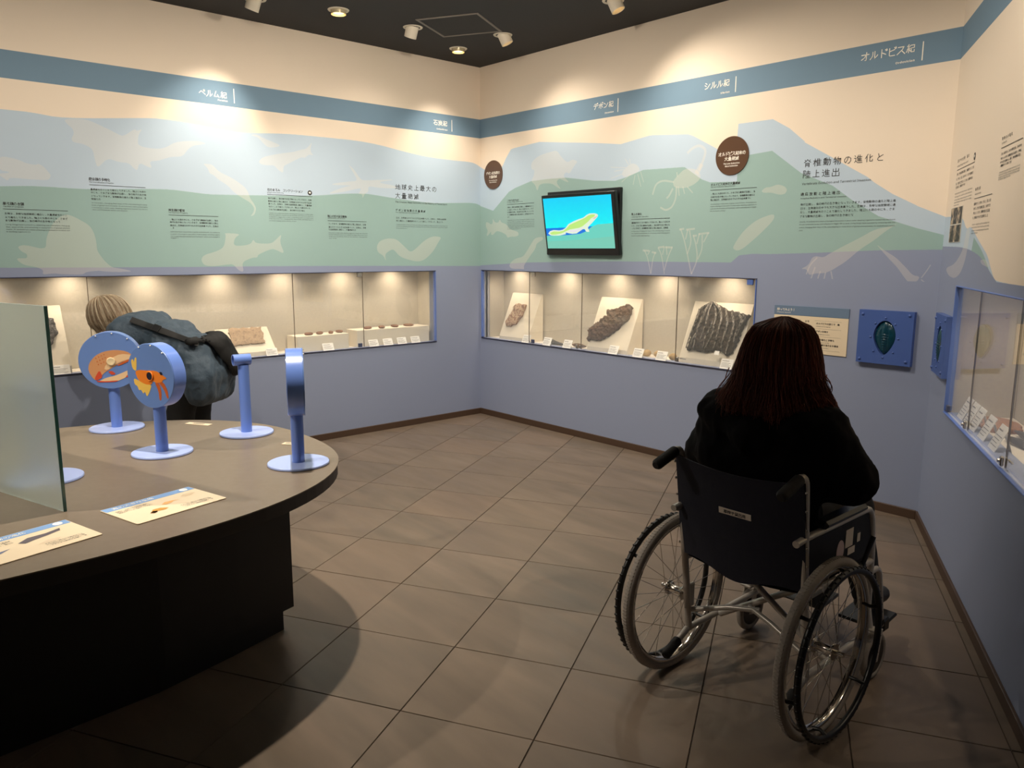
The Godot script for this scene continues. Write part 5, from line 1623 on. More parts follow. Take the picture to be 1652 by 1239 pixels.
	for k in 2:
		g = Geo.new()
		g.box(Vector3(0, 0.0012, 0), Vector3(0.125 if k == 0 else 0.08, 0.0022, 0.032), 0.0004)
		var gi := Geo.new()
		for r in 2: gi.quad(Vector3(-0.03, 0.0026, 0.004 + r * 0.008 - 0.006), Vector3(0.03, 0.0026, 0.004 + r * 0.008 - 0.006), Vector3(0.03, 0.0026, r * 0.008 - 0.006), Vector3(-0.03, 0.0026, r * 0.008 - 0.006))
		var o := thing("table_label", ["slim white label lying flat near the back rim of the table", "small white label lying flat behind the edge-on drum's pole"][k], "label", [Vector3(-3.318, TOP + 0.0006, 2.02), Vector3(-3.165, TOP + 0.0006, 2.64)][k], [-1.03, -0.9][k])
		part("strip", o, [g, paper])
		part("print", o, [gi, ink])
# ---------------------------------------------------------------- the wheelchair; local x forward, z to its right, origin on the floor under the rear axle
func ring(c: Vector3, r: float, n := 64) -> Array:
	var p := []
	for k in n: p.append(c + Vector3(cos(TAU * k / n) * r, sin(TAU * k / n) * r, 0))
	return p

func arc(p: Array, r: float, n := 5) -> Array:
	# a path with its inner corners rounded
	var o := [p[0]]
	for k in range(1, p.size() - 1):
		var a: Vector3 = p[k] + (p[k - 1] - p[k]).normalized() * minf(r, p[k].distance_to(p[k - 1]) * 0.45)
		var b: Vector3 = p[k] + (p[k + 1] - p[k]).normalized() * minf(r, p[k].distance_to(p[k + 1]) * 0.45)
		for i in n + 1:
			var f := float(i) / n
			o.append(a.lerp(p[k], f).lerp(p[k].lerp(b, f), f))
	o.append(p[p.size() - 1])
	return o

func build_wheelchair() -> void:
	var t := thing("wheelchair", "folding wheelchair with a navy back, grey tyres and black hand rims, carrying a seated visitor", "wheelchair", Vector3(-2.335, 0, 4.240))
	var grey := m3("wheelchair silver paint", c8(192, 186, 178), 0.33, 0.35)
	var chrome := m3("chrome", c8(214, 208, 200), 0.12, 1.0)
	var rubber := noisy("grey tyre rubber", [c8(150, 142, 134), c8(164, 156, 147)], Vector3.ONE * 8.0, 0.75, 61, 0.04)
	var black := m3("black wheelchair plastic", c8(16, 16, 17), 0.35)
	var grip := m3("black rubber grip", c8(22, 21, 21), 0.7)
	var navy := noisy("navy sling cloth", [c8(11, 14, 34), c8(16, 20, 44)], Vector3.ONE * 20.0, 0.8, 63, 0.05, 0.1)
	navy.rim_enabled = true
	navy.rim = 0.15
	var sticker := m3("pale sticker", c8(226, 214, 200), 0.5)
	var ink := m3("charcoal lettering", c8(38, 36, 34), 0.6)
	var g: Geo
	var R := 0.29
	for s in [-1.0, 1.0]:
		var w := Node3D.new()
		w.name = "rear_wheel"
		t.add_child(w, true)
		w.position = Vector3(0, R, s * 0.280)
		g = Geo.new()
		g.tube(ring(Vector3.ZERO, R - 0.0165, 72), 0.0165, 14, true)
		# tread bars across the tyre
		for k in 150:
			var an := TAU * k / 150
			var d := Vector3(cos(an), sin(an), 0)
			g.box(d * (R - 0.0009), Vector3(0.0024, 0.0045, 0.015), 0.0, Basis(d, d.cross(Vector3(0, 0, 1)) * -1.0, Vector3(0, 0, 1)))
		part("tyre", w, [g, rubber])
		g = Geo.new()
		var prof := [Vector2(0.248, -0.011), Vector2(0.260, -0.012), Vector2(0.262, -0.011), Vector2(0.256, 0.0), Vector2(0.262, 0.011), Vector2(0.260, 0.012), Vector2(0.248, 0.011), Vector2(0.248, -0.011)]
		g.lathe(prof, 64, Transform3D(Basis(Vector3(1, 0, 0), Vector3(0, 0, 1), Vector3(0, -1, 0)), Vector3.ZERO))
		part("rim", w, [g, chrome])
		g = Geo.new()
		g.tube([Vector3(0, 0, -0.034), Vector3(0, 0, -0.028), Vector3(0, 0, -0.027), Vector3(0, 0, 0.027), Vector3(0, 0, 0.028), Vector3(0, 0, 0.034)], [0.026, 0.026, 0.014, 0.014, 0.026, 0.026], 20)
		g.cyl(Vector3(0, 0, -0.062), Vector3(0, 0, 0.062), 0.008, 12)
		part("hub", w, [g, chrome])
		for k in 28:
			g = Geo.new()
			var side := 1.0 if k % 2 == 0 else -1.0
			var an := TAU * k / 28
			var lead := an + (0.95 if (k / 2) % 2 == 0 else -0.95)
			g.tube([Vector3(cos(lead) * 0.023, sin(lead) * 0.023, side * 0.031), Vector3(cos(an) * 0.250, sin(an) * 0.250, side * 0.002)], 0.0012, 5)
			part("spoke", w, [g, chrome])
		g = Geo.new()
		var hr := ring(Vector3(0, 0, s * 0.052), 0.262, 72)
		g.tube(hr, 0.0105, 10, true)
		for k in 60:
			var an := TAU * k / 60
			g.ball(Vector3(cos(an) * 0.2705, sin(an) * 0.2705, s * 0.053), Vector3(0.0052, 0.0052, 0.009), 6, 4)
		part("hand_rim", w, [g, black])
		for k in 6:
			g = Geo.new()
			var an := TAU * (k + 0.3) / 6
			var d := Vector3(cos(an), sin(an), 0)
			g.tube([d * 0.252 + Vector3(0, 0, s * 0.006), d * 0.246 + Vector3(0, 0, s * 0.030), d * 0.256 + Vector3(0, 0, s * 0.050)], [0.007, 0.006, 0.007], 8)
			part("rim_bracket", w, [g, black])
		# ---- frame of one side
		var z: float = s * 0.223
		g = Geo.new()
		g.tube(arc([Vector3(0.005, 0.16, z), Vector3(-0.045, 0.50, z), Vector3(-0.085, 0.855, z), Vector3(-0.215, 0.815, z)], 0.045), 0.0125, 12)
		part("back_post", t, [g, grey])
		g = Geo.new()
		g.tube([Vector3(-0.118, 0.842, z), Vector3(-0.122, 0.841, z), Vector3(-0.215, 0.812, z), Vector3(-0.224, 0.809, z)], [0.0165, 0.0185, 0.0185, 0.012], 14)
		for k in 7: g.tube([Vector3(-0.135 - 0.012 * k, 0.8365 - 0.0037 * k, z), Vector3(-0.140 - 0.012 * k, 0.835 - 0.0037 * k, z)], 0.0189, 14)
		part("push_grip", t, [g, grip])
		g = Geo.new()
		g.tube(arc([Vector3(-0.055, 0.645, z), Vector3(0.395, 0.645, z), Vector3(0.425, 0.50, z), Vector3(0.435, 0.20, z)], 0.05), 0.0115, 12)
		g.tube([Vector3(-0.055, 0.645, z), Vector3(-0.115, 0.640, z)], [0.0115, 0.0115], 12)
		part("arm_tube", t, [g, grey])
		g = Geo.new()
		g.box(Vector3(0.17, 0.668, z), Vector3(0.29, 0.026, 0.052), 0.010)
		part("arm_pad", t, [g, black])
		g = Geo.new()
		g.prism(PackedVector2Array([Vector2(-0.03, 0.475), Vector2(0.40, 0.475), Vector2(0.405, 0.55), Vector2(0.375, 0.63), Vector2(-0.045, 0.63)]), -0.0015, 0.0015, Transform3D(Basis(), Vector3(0, 0, z)))
		part("side_guard", t, [g, m3("dark guard cloth", c8(18, 19, 26), 0.7)])
		g = Geo.new()
		g.tube([Vector3(-0.03, 0.445, z), Vector3(0.43, 0.445, z)], 0.0115, 12)
		part("seat_rail", t, [g, grey])
		g = Geo.new()
		g.tube([Vector3(0.0, 0.165, z), Vector3(0.46, 0.165, z)], 0.0115, 12)
		part("lower_rail", t, [g, grey])
		g = Geo.new()
		g.box(Vector3(0.0, R, z), Vector3(0.05, 0.09, 0.012), 0.004)
		part("axle_plate", t, [g, grey])
		g = Geo.new()
		g.tube([Vector3(0.005, 0.168, z), Vector3(-0.085, 0.125, z)], 0.0115, 12)
		part("tipping_lever", t, [g, grey])
		g = Geo.new()
		g.tube([Vector3(-0.055, 0.139, z), Vector3(-0.060, 0.137, z), Vector3(-0.128, 0.105, z), Vector3(-0.134, 0.102, z)], [0.012, 0.0175, 0.0175, 0.011], 14)
		part("lever_tip", t, [g, grip])
		# brake lever and its shoe
		g = Geo.new()
		g.box(Vector3(0.285, 0.455, s * 0.247), Vector3(0.06, 0.05, 0.020), 0.006)
		g.tube([Vector3(0.29, 0.47, s * 0.252), Vector3(0.335, 0.565, s * 0.262)], [0.007, 0.009], 10)
		part("brake", t, [g, black])
		# caster with fork
		var c := Node3D.new()
		c.name = "caster"
		t.add_child(c, true)
		c.position = Vector3(0.455, 0.0, s * 0.245)
		g = Geo.new()
		var cr := ring(Vector3(0, 0.088, 0), 0.074, 40)
		g.tube(cr, 0.0135, 12, true)
		part("caster_tyre", c, [g, rubber])
		g = Geo.new()
		g.tube([Vector3(0, 0.088, -0.010), Vector3(0, 0.088, 0.010)], 0.064, 32)
		g.tube([Vector3(0, 0.088, -0.018), Vector3(0, 0.088, 0.018)], 0.018, 16)
		part("caster_hub", c, [g, black])
		g = Geo.new()
		for q in [-1.0, 1.0]: g.box(Vector3(-0.012, 0.135, q * 0.021), Vector3(0.030, 0.12, 0.005), 0.002, Basis(Vector3(0, 0, 1), -0.22))
		g.box(Vector3(-0.026, 0.195, 0), Vector3(0.04, 0.008, 0.048), 0.002)
		g.cyl(Vector3(-0.026, 0.195, -s * 0.010), Vector3(-0.026, 0.26, -s * 0.022), 0.014, 14)
		part("fork", c, [g, grey])
		# leg rest
		g = Geo.new()
		g.tube(arc([Vector3(0.43, 0.40, z), Vector3(0.50, 0.40, z), Vector3(0.62, 0.13, s * 0.20)], 0.05), 0.0105, 12)
		part("hanger", t, [g, grey])
		g = Geo.new()
		g.box(Vector3(0.70, 0.112, s * 0.115), Vector3(0.155, 0.014, 0.165), 0.005, Basis(Vector3(0, 0, 1), 0.10))
		g.box(Vector3(0.645, 0.125, s * 0.20), Vector3(0.05, 0.05, 0.024), 0.006)
		part("foot_plate", t, [g, black])
		g = Geo.new()
		g.tube([Vector3(0.630, 0.115, s * 0.193), Vector3(0.610, 0.150, s * 0.20), Vector3(0.600, 0.19, s * 0.20)], [0.014, 0.014, 0.012], 10)
		part("foot_pivot", t, [g, grip])
	# ---- cross brace
	for s in [-1.0, 1.0]:
		g = Geo.new()
		g.tube([Vector3(0.17 + 0.014 * s, 0.165, -s * 0.21), Vector3(0.17 + 0.014 * s, 0.445, s * 0.21)], 0.0115, 12)
		part("cross_tube", t, [g, grey])
	g = Geo.new()
	g.tube([Vector3(0.005, 0.235, -0.22), Vector3(0.03, 0.285, -0.08), Vector3(0.06, 0.30, 0.02)], 0.0095, 10)
	g.tube([Vector3(0.005, 0.235, 0.22), Vector3(0.03, 0.285, 0.08), Vector3(0.06, 0.30, -0.02)], 0.0095, 10)
	part("folding_link", t, [g, grey])
	# ---- seat and back slings
	g = Geo.new()
	var rows := []
	for i in 9:
		var row := []
		for k in 13:
			var zz := -0.215 + 0.43 * k / 12.0
			row.append(Vector3(-0.035 + 0.445 * i / 8.0, 0.462 - 0.022 * (1.0 - pow(zz / 0.215, 2.0)), zz))
		rows.append(row)
	g.grid(rows, false, false, true)
	var under := []
	for r in rows:
		var row := []
		for q in r: row.append(q - Vector3(0, 0.006, 0))
		under.append(row)
	g.grid(under, false, false, false)
	part("seat_sling", t, [g, navy])
	g = Geo.new()
	rows = []
	var back := []
	for i in 15:
		var f := i / 14.0
		var row := []
		var row2 := []
		for k in 21:
			var u := -1.0 + 2.0 * k / 20.0
			var low := 0.468 - 0.020 * (1.0 - u * u) - 0.012 * cos(u * 5.0)
			var y := lerpf(low, 0.828 - 0.022 * (1.0 - u * u), f)
			var px := -0.030 - 0.058 * ((y - 0.46) / 0.37)
			var x := px - 0.016 * (1.0 - u * u) * (1.0 + 0.8 * (1.0 - f)) - 0.016
			row.append(Vector3(x, y, u * 0.232))
			row2.append(Vector3(x + 0.006, y, u * 0.232))
		rows.append(row)
		back.append(row2)
	g.grid(rows, false, false, false)
	g.grid(back, false, false, true)
	for k in 20: g.out_quad(rows[14][k], rows[14][k + 1], back[14][k + 1], back[14][k], Vector3(-0.08, 0.6, 0))
	for k in 20: g.out_quad(rows[0][k], rows[0][k + 1], back[0][k + 1], back[0][k], Vector3(-0.08, 0.6, 0))
	part("back_sling", t, [g, navy])
	g = Geo.new()
	for s in [-1.0, 1.0]:
		for k in 6: g.ball(Vector3(-0.052 - 0.0095 * k, 0.50 + 0.06 * k, s * 0.2365), Vector3(0.004, 0.005, 0.004), 8, 6)
	part("screw", t, [g, chrome])
	# name strip on the back
	var lab := Transform3D(Basis(Vector3(0, 0, 1), Vector3(-0.155, 0.988, 0).normalized(), Vector3(-1, 0, 0)), Vector3(-0.100, 0.676, 0.003))
	lab.basis.z = lab.basis.x.cross(lab.basis.y)
	g = Geo.new()
	g.box(lab * Vector3(0, 0, 0.0), Vector3(0.118, 0.021, 0.002), 0.0005, lab.basis)
	part("name_strip", t, [g, sticker])
	g = Geo.new()
	kanji(g, "車椅子貸出用", -0.040, -0.0065, 0.0125, 0.0135, 0.0016, 0.0016, lab)
	part("strip_lettering", t, [g, ink])
	# stickers on the right guard
	g = Geo.new()
	g.prism(circle(Vector2(0.175, 0.545), 0.026, 28, 0.036), 0.2255, 0.2268)
	part("round_sticker", t, [g, m3("pink sticker", c8(206, 182, 182), 0.5)])
	for q in [[0.235, 0.575, 0.052, 0.062], [0.255, 0.527, 0.050, 0.024], [0.305, 0.560, 0.022, 0.030]]:
		g = Geo.new()
		g.box(Vector3(q[0], q[1], 0.2262), Vector3(q[2], q[3], 0.0016), 0.0004)
		part("sticker", t, [g, sticker])
# ---------------------------------------------------------------- figures: tapered capsules joined by a smooth minimum, meshed as surface nets
# bones: [a, b, radius a, radius b]
func sdf(bones: Array, k: float, p: Vector3) -> float:
	var o := 1.0
	for b in bones:
		var ab: Vector3 = b[1] - b[0]
		var q: Vector3 = p - b[0]
		var s := clampf(q.dot(ab) / maxf(ab.length_squared(), 1e-9), 0.0, 1.0)
		var d: float = (q - ab * s).length() - lerpf(b[2], b[3], s)
		var h := k - absf(d - o)
		o = minf(d, o) - (h * h / (4.0 * k) if h > 0.0 else 0.0)
	return o

# the first point on the way from p along d where the field comes down to gap
func land(bones: Array, k: float, p: Vector3, d: Vector3, gap: float) -> Vector3:
	for i in 60:
		var s := sdf(bones, k, p) - gap
		if s < 0.0005: break
		p += d * s
	return p

func nets(bones: Array, cell: float, k: float, wrinkle := 0.0, wfreq := 12.0, wseed := 1, minus := [], minus_k := 0.04, gap := 0.016) -> Geo:
	var lo := Vector3.INF
	var hi := -Vector3.INF
	var pad := k + cell * 2.5 + wrinkle
	for b in bones:
		var r := maxf(b[2], b[3]) + pad
		lo = lo.min(b[0] - Vector3.ONE * r).min(b[1] - Vector3.ONE * r)
		hi = hi.max(b[0] + Vector3.ONE * r).max(b[1] + Vector3.ONE * r)
	var nx := int(ceil((hi.x - lo.x) / cell)) + 1
	var ny := int(ceil((hi.y - lo.y) / cell)) + 1
	var nz := int(ceil((hi.z - lo.z) / cell)) + 1
	var f := PackedFloat32Array()
	f.resize(nx * ny * nz)
	f.fill(1.0)
	for b in bones:
		var pa: Vector3 = b[0]
		var ra: float = b[2]
		var rb: float = b[3]
		var ab: Vector3 = b[1] - pa
		var ll := maxf(ab.length_squared(), 1e-9)
		var r := maxf(ra, rb) + pad
		var l3 := pa.min(b[1]) - Vector3.ONE * r
		var h3 := pa.max(b[1]) + Vector3.ONE * r
		var i0 := maxi(0, int((l3.x - lo.x) / cell)); var i1 := mini(nx - 1, int((h3.x - lo.x) / cell) + 1)
		var j0 := maxi(0, int((l3.y - lo.y) / cell)); var j1 := mini(ny - 1, int((h3.y - lo.y) / cell) + 1)
		var k0 := maxi(0, int((l3.z - lo.z) / cell)); var k1 := mini(nz - 1, int((h3.z - lo.z) / cell) + 1)
		for i in range(i0, i1 + 1):
			for j in range(j0, j1 + 1):
				var base := (i * ny + j) * nz
				for m in range(k0, k1 + 1):
					var q := Vector3(lo.x + i * cell, lo.y + j * cell, lo.z + m * cell) - pa
					var s := clampf(q.dot(ab) / ll, 0.0, 1.0)
					var d := (q - ab * s).length() - (ra + (rb - ra) * s)
					var o := f[base + m]
					var h := k - absf(d - o)
					f[base + m] = minf(d, o) - (h * h / (4.0 * k) if h > 0.0 else 0.0)
	if not minus.is_empty():
		for i in nx:
			for j in ny:
				for m in nz:
					var at := (i * ny + j) * nz + m
					if f[at] < 0.04: f[at] = maxf(f[at], gap - sdf(minus, minus_k, Vector3(lo.x + i * cell, lo.y + j * cell, lo.z + m * cell)))
	if wrinkle > 0.0:
		var fn := FastNoiseLite.new()
		fn.seed = wseed
		fn.frequency = wfreq
		fn.fractal_octaves = 3
		fn.noise_type = FastNoiseLite.TYPE_SIMPLEX_SMOOTH
		for i in nx:
			for j in ny:
				var base := (i * ny + j) * nz
				for m in nz:
					var d := f[base + m]
					if d < 0.05 and d > -0.05:
						f[base + m] = d + wrinkle * (absf(fn.get_noise_3d(lo.x + i * cell, (lo.y + j * cell) * 0.55, lo.z + m * cell)) * 2.0 - 0.5)
	var id := PackedInt32Array()
	id.resize(nx * ny * nz)
	id.fill(-1)
	var pts := PackedVector3Array()
	var cells := []
	var sx := ny * nz
	for i in nx - 1:
		for j in ny - 1:
			var base := (i * ny + j) * nz
			for m in nz - 1:
				var c := base + m
				var f0 := f[c]
				if f0 > cell * 5.0 or f0 < -cell * 5.0: continue
				var s0 := f0 < 0.0
				if (f[c + 1] < 0.0) == s0 and (f[c + nz] < 0.0) == s0 and (f[c + nz + 1] < 0.0) == s0 and (f[c + sx] < 0.0) == s0 and (f[c + sx + 1] < 0.0) == s0 and (f[c + sx + nz] < 0.0) == s0 and (f[c + sx + nz + 1] < 0.0) == s0: continue
				var sum := Vector3.ZERO
				var n := 0
				for e in EDGES:
					var a := c + int(e[0].x) * sx + int(e[0].y) * nz + int(e[0].z)
					var b := c + int(e[1].x) * sx + int(e[1].y) * nz + int(e[1].z)
					if (f[a] < 0.0) != (f[b] < 0.0):
						sum += e[0].lerp(e[1], f[a] / (f[a] - f[b]))
						n += 1
				id[c] = pts.size()
				pts.append(lo + (Vector3(i, j, m) + sum / n) * cell)
				cells.append(c)
	var nn := PackedVector3Array()
	nn.resize(pts.size())
	var quads := []
	for c in cells:
		var s0 := f[c] < 0.0
		# x edge
		if (f[c + sx] < 0.0) != s0 and c - nz - 1 >= 0: quads.append([id[c], id[c - nz], id[c - nz - 1], id[c - 1], s0])
		if (f[c + nz] < 0.0) != s0 and c - sx - 1 >= 0: quads.append([id[c], id[c - 1], id[c - sx - 1], id[c - sx], s0])
		if (f[c + 1] < 0.0) != s0 and c - sx - nz >= 0: quads.append([id[c], id[c - sx], id[c - sx - nz], id[c - nz], s0])
	var g := Geo.new()
	var use := []
	for q in quads:
		if q[0] < 0 or q[1] < 0 or q[2] < 0 or q[3] < 0: continue
		var o: Array = [q[0], q[1], q[2], q[3]] if q[4] else [q[3], q[2], q[1], q[0]]
		var fnn := (pts[o[1]] - pts[o[0]]).cross(pts[o[2]] - pts[o[0]]) + (pts[o[2]] - pts[o[0]]).cross(pts[o[3]] - pts[o[0]])
		for w in o: nn[w] += fnn
		use.append(o)
	for w in nn.size(): nn[w] = nn[w].normalized()
	for o in use:
		g.tri(pts[o[0]], pts[o[1]], pts[o[2]], nn[o[0]], nn[o[1]], nn[o[2]])
		g.tri(pts[o[0]], pts[o[2]], pts[o[3]], nn[o[0]], nn[o[2]], nn[o[3]])
	return g

const EDGES := [
	[Vector3(0, 0, 0), Vector3(1, 0, 0)], [Vector3(0, 1, 0), Vector3(1, 1, 0)], [Vector3(0, 0, 1), Vector3(1, 0, 1)], [Vector3(0, 1, 1), Vector3(1, 1, 1)],
	[Vector3(0, 0, 0), Vector3(0, 1, 0)], [Vector3(1, 0, 0), Vector3(1, 1, 0)], [Vector3(0, 0, 1), Vector3(0, 1, 1)], [Vector3(1, 0, 1), Vector3(1, 1, 1)],
	[Vector3(0, 0, 0), Vector3(0, 0, 1)], [Vector3(1, 0, 0), Vector3(1, 0, 1)], [Vector3(0, 1, 0), Vector3(0, 1, 1)], [Vector3(1, 1, 0), Vector3(1, 1, 1)]]

# a head about the local origin (its middle), looking along +z, y up; 22 cm tall
func head_bones(xf: Transform3D) -> Array:
	var raw := [
		[Vector3(0, 0.032, -0.012), Vector3(0, 0.030, 0.008), 0.076, 0.074], [Vector3(0, 0.0, 0.012), Vector3(0, -0.055, 0.030), 0.066, 0.046],
		[Vector3(0, -0.082, 0.052), Vector3(0, -0.088, 0.056), 0.024, 0.022], [Vector3(-0.030, -0.060, 0.030), Vector3(0.030, -0.060, 0.030), 0.034, 0.034],
		[Vector3(0, 0.012, 0.080), Vector3(0, -0.022, 0.098), 0.008, 0.012], [Vector3(-0.012, -0.024, 0.088), Vector3(0.012, -0.024, 0.088), 0.008, 0.008],
		[Vector3(-0.045, 0.022, 0.066), Vector3(0.045, 0.022, 0.066), 0.012, 0.012], [Vector3(-0.020, -0.052, 0.078), Vector3(0.020, -0.052, 0.078), 0.008, 0.008],
		[Vector3(-0.018, -0.060, 0.076), Vector3(0.018, -0.060, 0.076), 0.008, 0.008], [Vector3(-0.076, 0.012, -0.006), Vector3(-0.074, -0.022, 0.002), 0.012, 0.009], [Vector3(0.076, 0.012, -0.006), Vector3(0.074, -0.022, 0.002), 0.012, 0.009],
		[Vector3(0, -0.04, -0.022), Vector3(0, -0.12, -0.035), 0.052, 0.050]]
	var o := []
	for b in raw: o.append([xf * b[0], xf * b[1], b[2], b[3]])
	return o

# a hand from the wrist along +x, palm facing -y, thumb towards +z * side; fingers bent by curl
func hand_bones(xf: Transform3D, side: float, curl: float) -> Array:
	var o := []
	for k in 4:
		var z := (0.027 - 0.018 * k) * side
		o.append([Vector3(-0.01, 0, z * 0.6), Vector3(0.075, 0.002, z), 0.0125, 0.0110])
		var p := Vector3(0.080, 0.002, z)
		var an := -0.25 * curl
		var ls: Array = [[0.040, 0.024, 0.020], [0.045, 0.027, 0.021], [0.041, 0.025, 0.020], [0.031, 0.019, 0.018]][k]
		for s in 3:
			var q: Vector3 = p + Vector3(cos(an), sin(an), 0) * float(ls[s])
			o.append([p, q, 0.0090 - 0.0007 * s, 0.0083 - 0.0007 * s])
			p = q
			an -= 0.55 * curl
	var tb := Vector3(0.018, -0.006, 0.026 * side)
	var t1 := tb + Vector3(0.030, -0.010, 0.026 * side)
	var t2 := t1 + Vector3(0.028, -0.006, 0.010 * side)
	o.append([tb, t1, 0.0130, 0.0105])
	o.append([t1, t2, 0.0098, 0.0082])
	o.append([Vector3(-0.05, 0, 0), Vector3(0.0, 0, 0), 0.024, 0.023])
	var r := []
	for b in o: r.append([xf * b[0], xf * b[1], b[2], b[3]])
	return r

func frame_along(at: Vector3, fwd: Vector3, up: Vector3) -> Transform3D:
	# x along fwd, y near up
	var x := fwd.normalized()
	var z := x.cross(up).normalized()
	return Transform3D(Basis(x, z.cross(x), z), at)

func look_frame(at: Vector3, fwd: Vector3, up: Vector3) -> Transform3D:
	# z along fwd, y near up
	var z := fwd.normalized()
	var x := up.cross(z).normalized()
	return Transform3D(Basis(x, z.cross(x), z), at)

func eyes(t: Node3D, hf: Transform3D) -> void:
	var g := Geo.new()
	for s in [-1.0, 1.0]: g.ball(hf * Vector3(0.031 * s, 0.004, 0.074), Vector3.ONE * 0.0105, 12, 8)
	part("eyes", t, [g, m3("eye white", c8(224, 216, 206), 0.3)])

# locks of hair: many thin tapering strands round each given path, joined
func strands(list: Array, seed_: int, n: int, spread: float, r: float, wave: float) -> Geo:
	var rng := RandomNumberGenerator.new()
	rng.seed = seed_
	var g := Geo.new()
	for path in list:
		for k in n:
			var off := Vector3(rng.randf_range(-1, 1), rng.randf_range(-1, 1), rng.randf_range(-1, 1)) * spread
			var ph := rng.randf() * TAU
			var amp := wave * rng.randf_range(0.4, 1.3)
			var cut := rng.randf_range(0.86, 1.0)
			var p := []
			var rr := []
			var m := 10
			for i in m + 1:
				var ft: float = float(i) / m * cut * (path.size() - 1)
				var s := mini(int(ft), path.size() - 2)
				var a: Vector3 = path[maxi(s - 1, 0)]
				var b: Vector3 = path[s]
				var c: Vector3 = path[s + 1]
				var e: Vector3 = path[mini(s + 2, path.size() - 1)]
				var u: float = ft - s
				var q := b.cubic_interpolate(c, a, e, u)
				var fr := float(i) / m
				q += off * (0.7 + 0.5 * fr) + Vector3(sin(fr * 8.0 + ph), 0.0, cos(fr * 7.0 + ph)) * amp * fr * fr
				p.append(q)
				rr.append(r * (1.0 - 0.6 * fr * fr))
			g.tube(p, rr, 4, false, false)
	return g

func build_people() -> void:
	var skin := m3("skin", c8(206, 160, 130), 0.5)
	skin.subsurf_scatter_enabled = true
	skin.subsurf_scatter_strength = 0.1
	seated(skin)
	bending(skin)

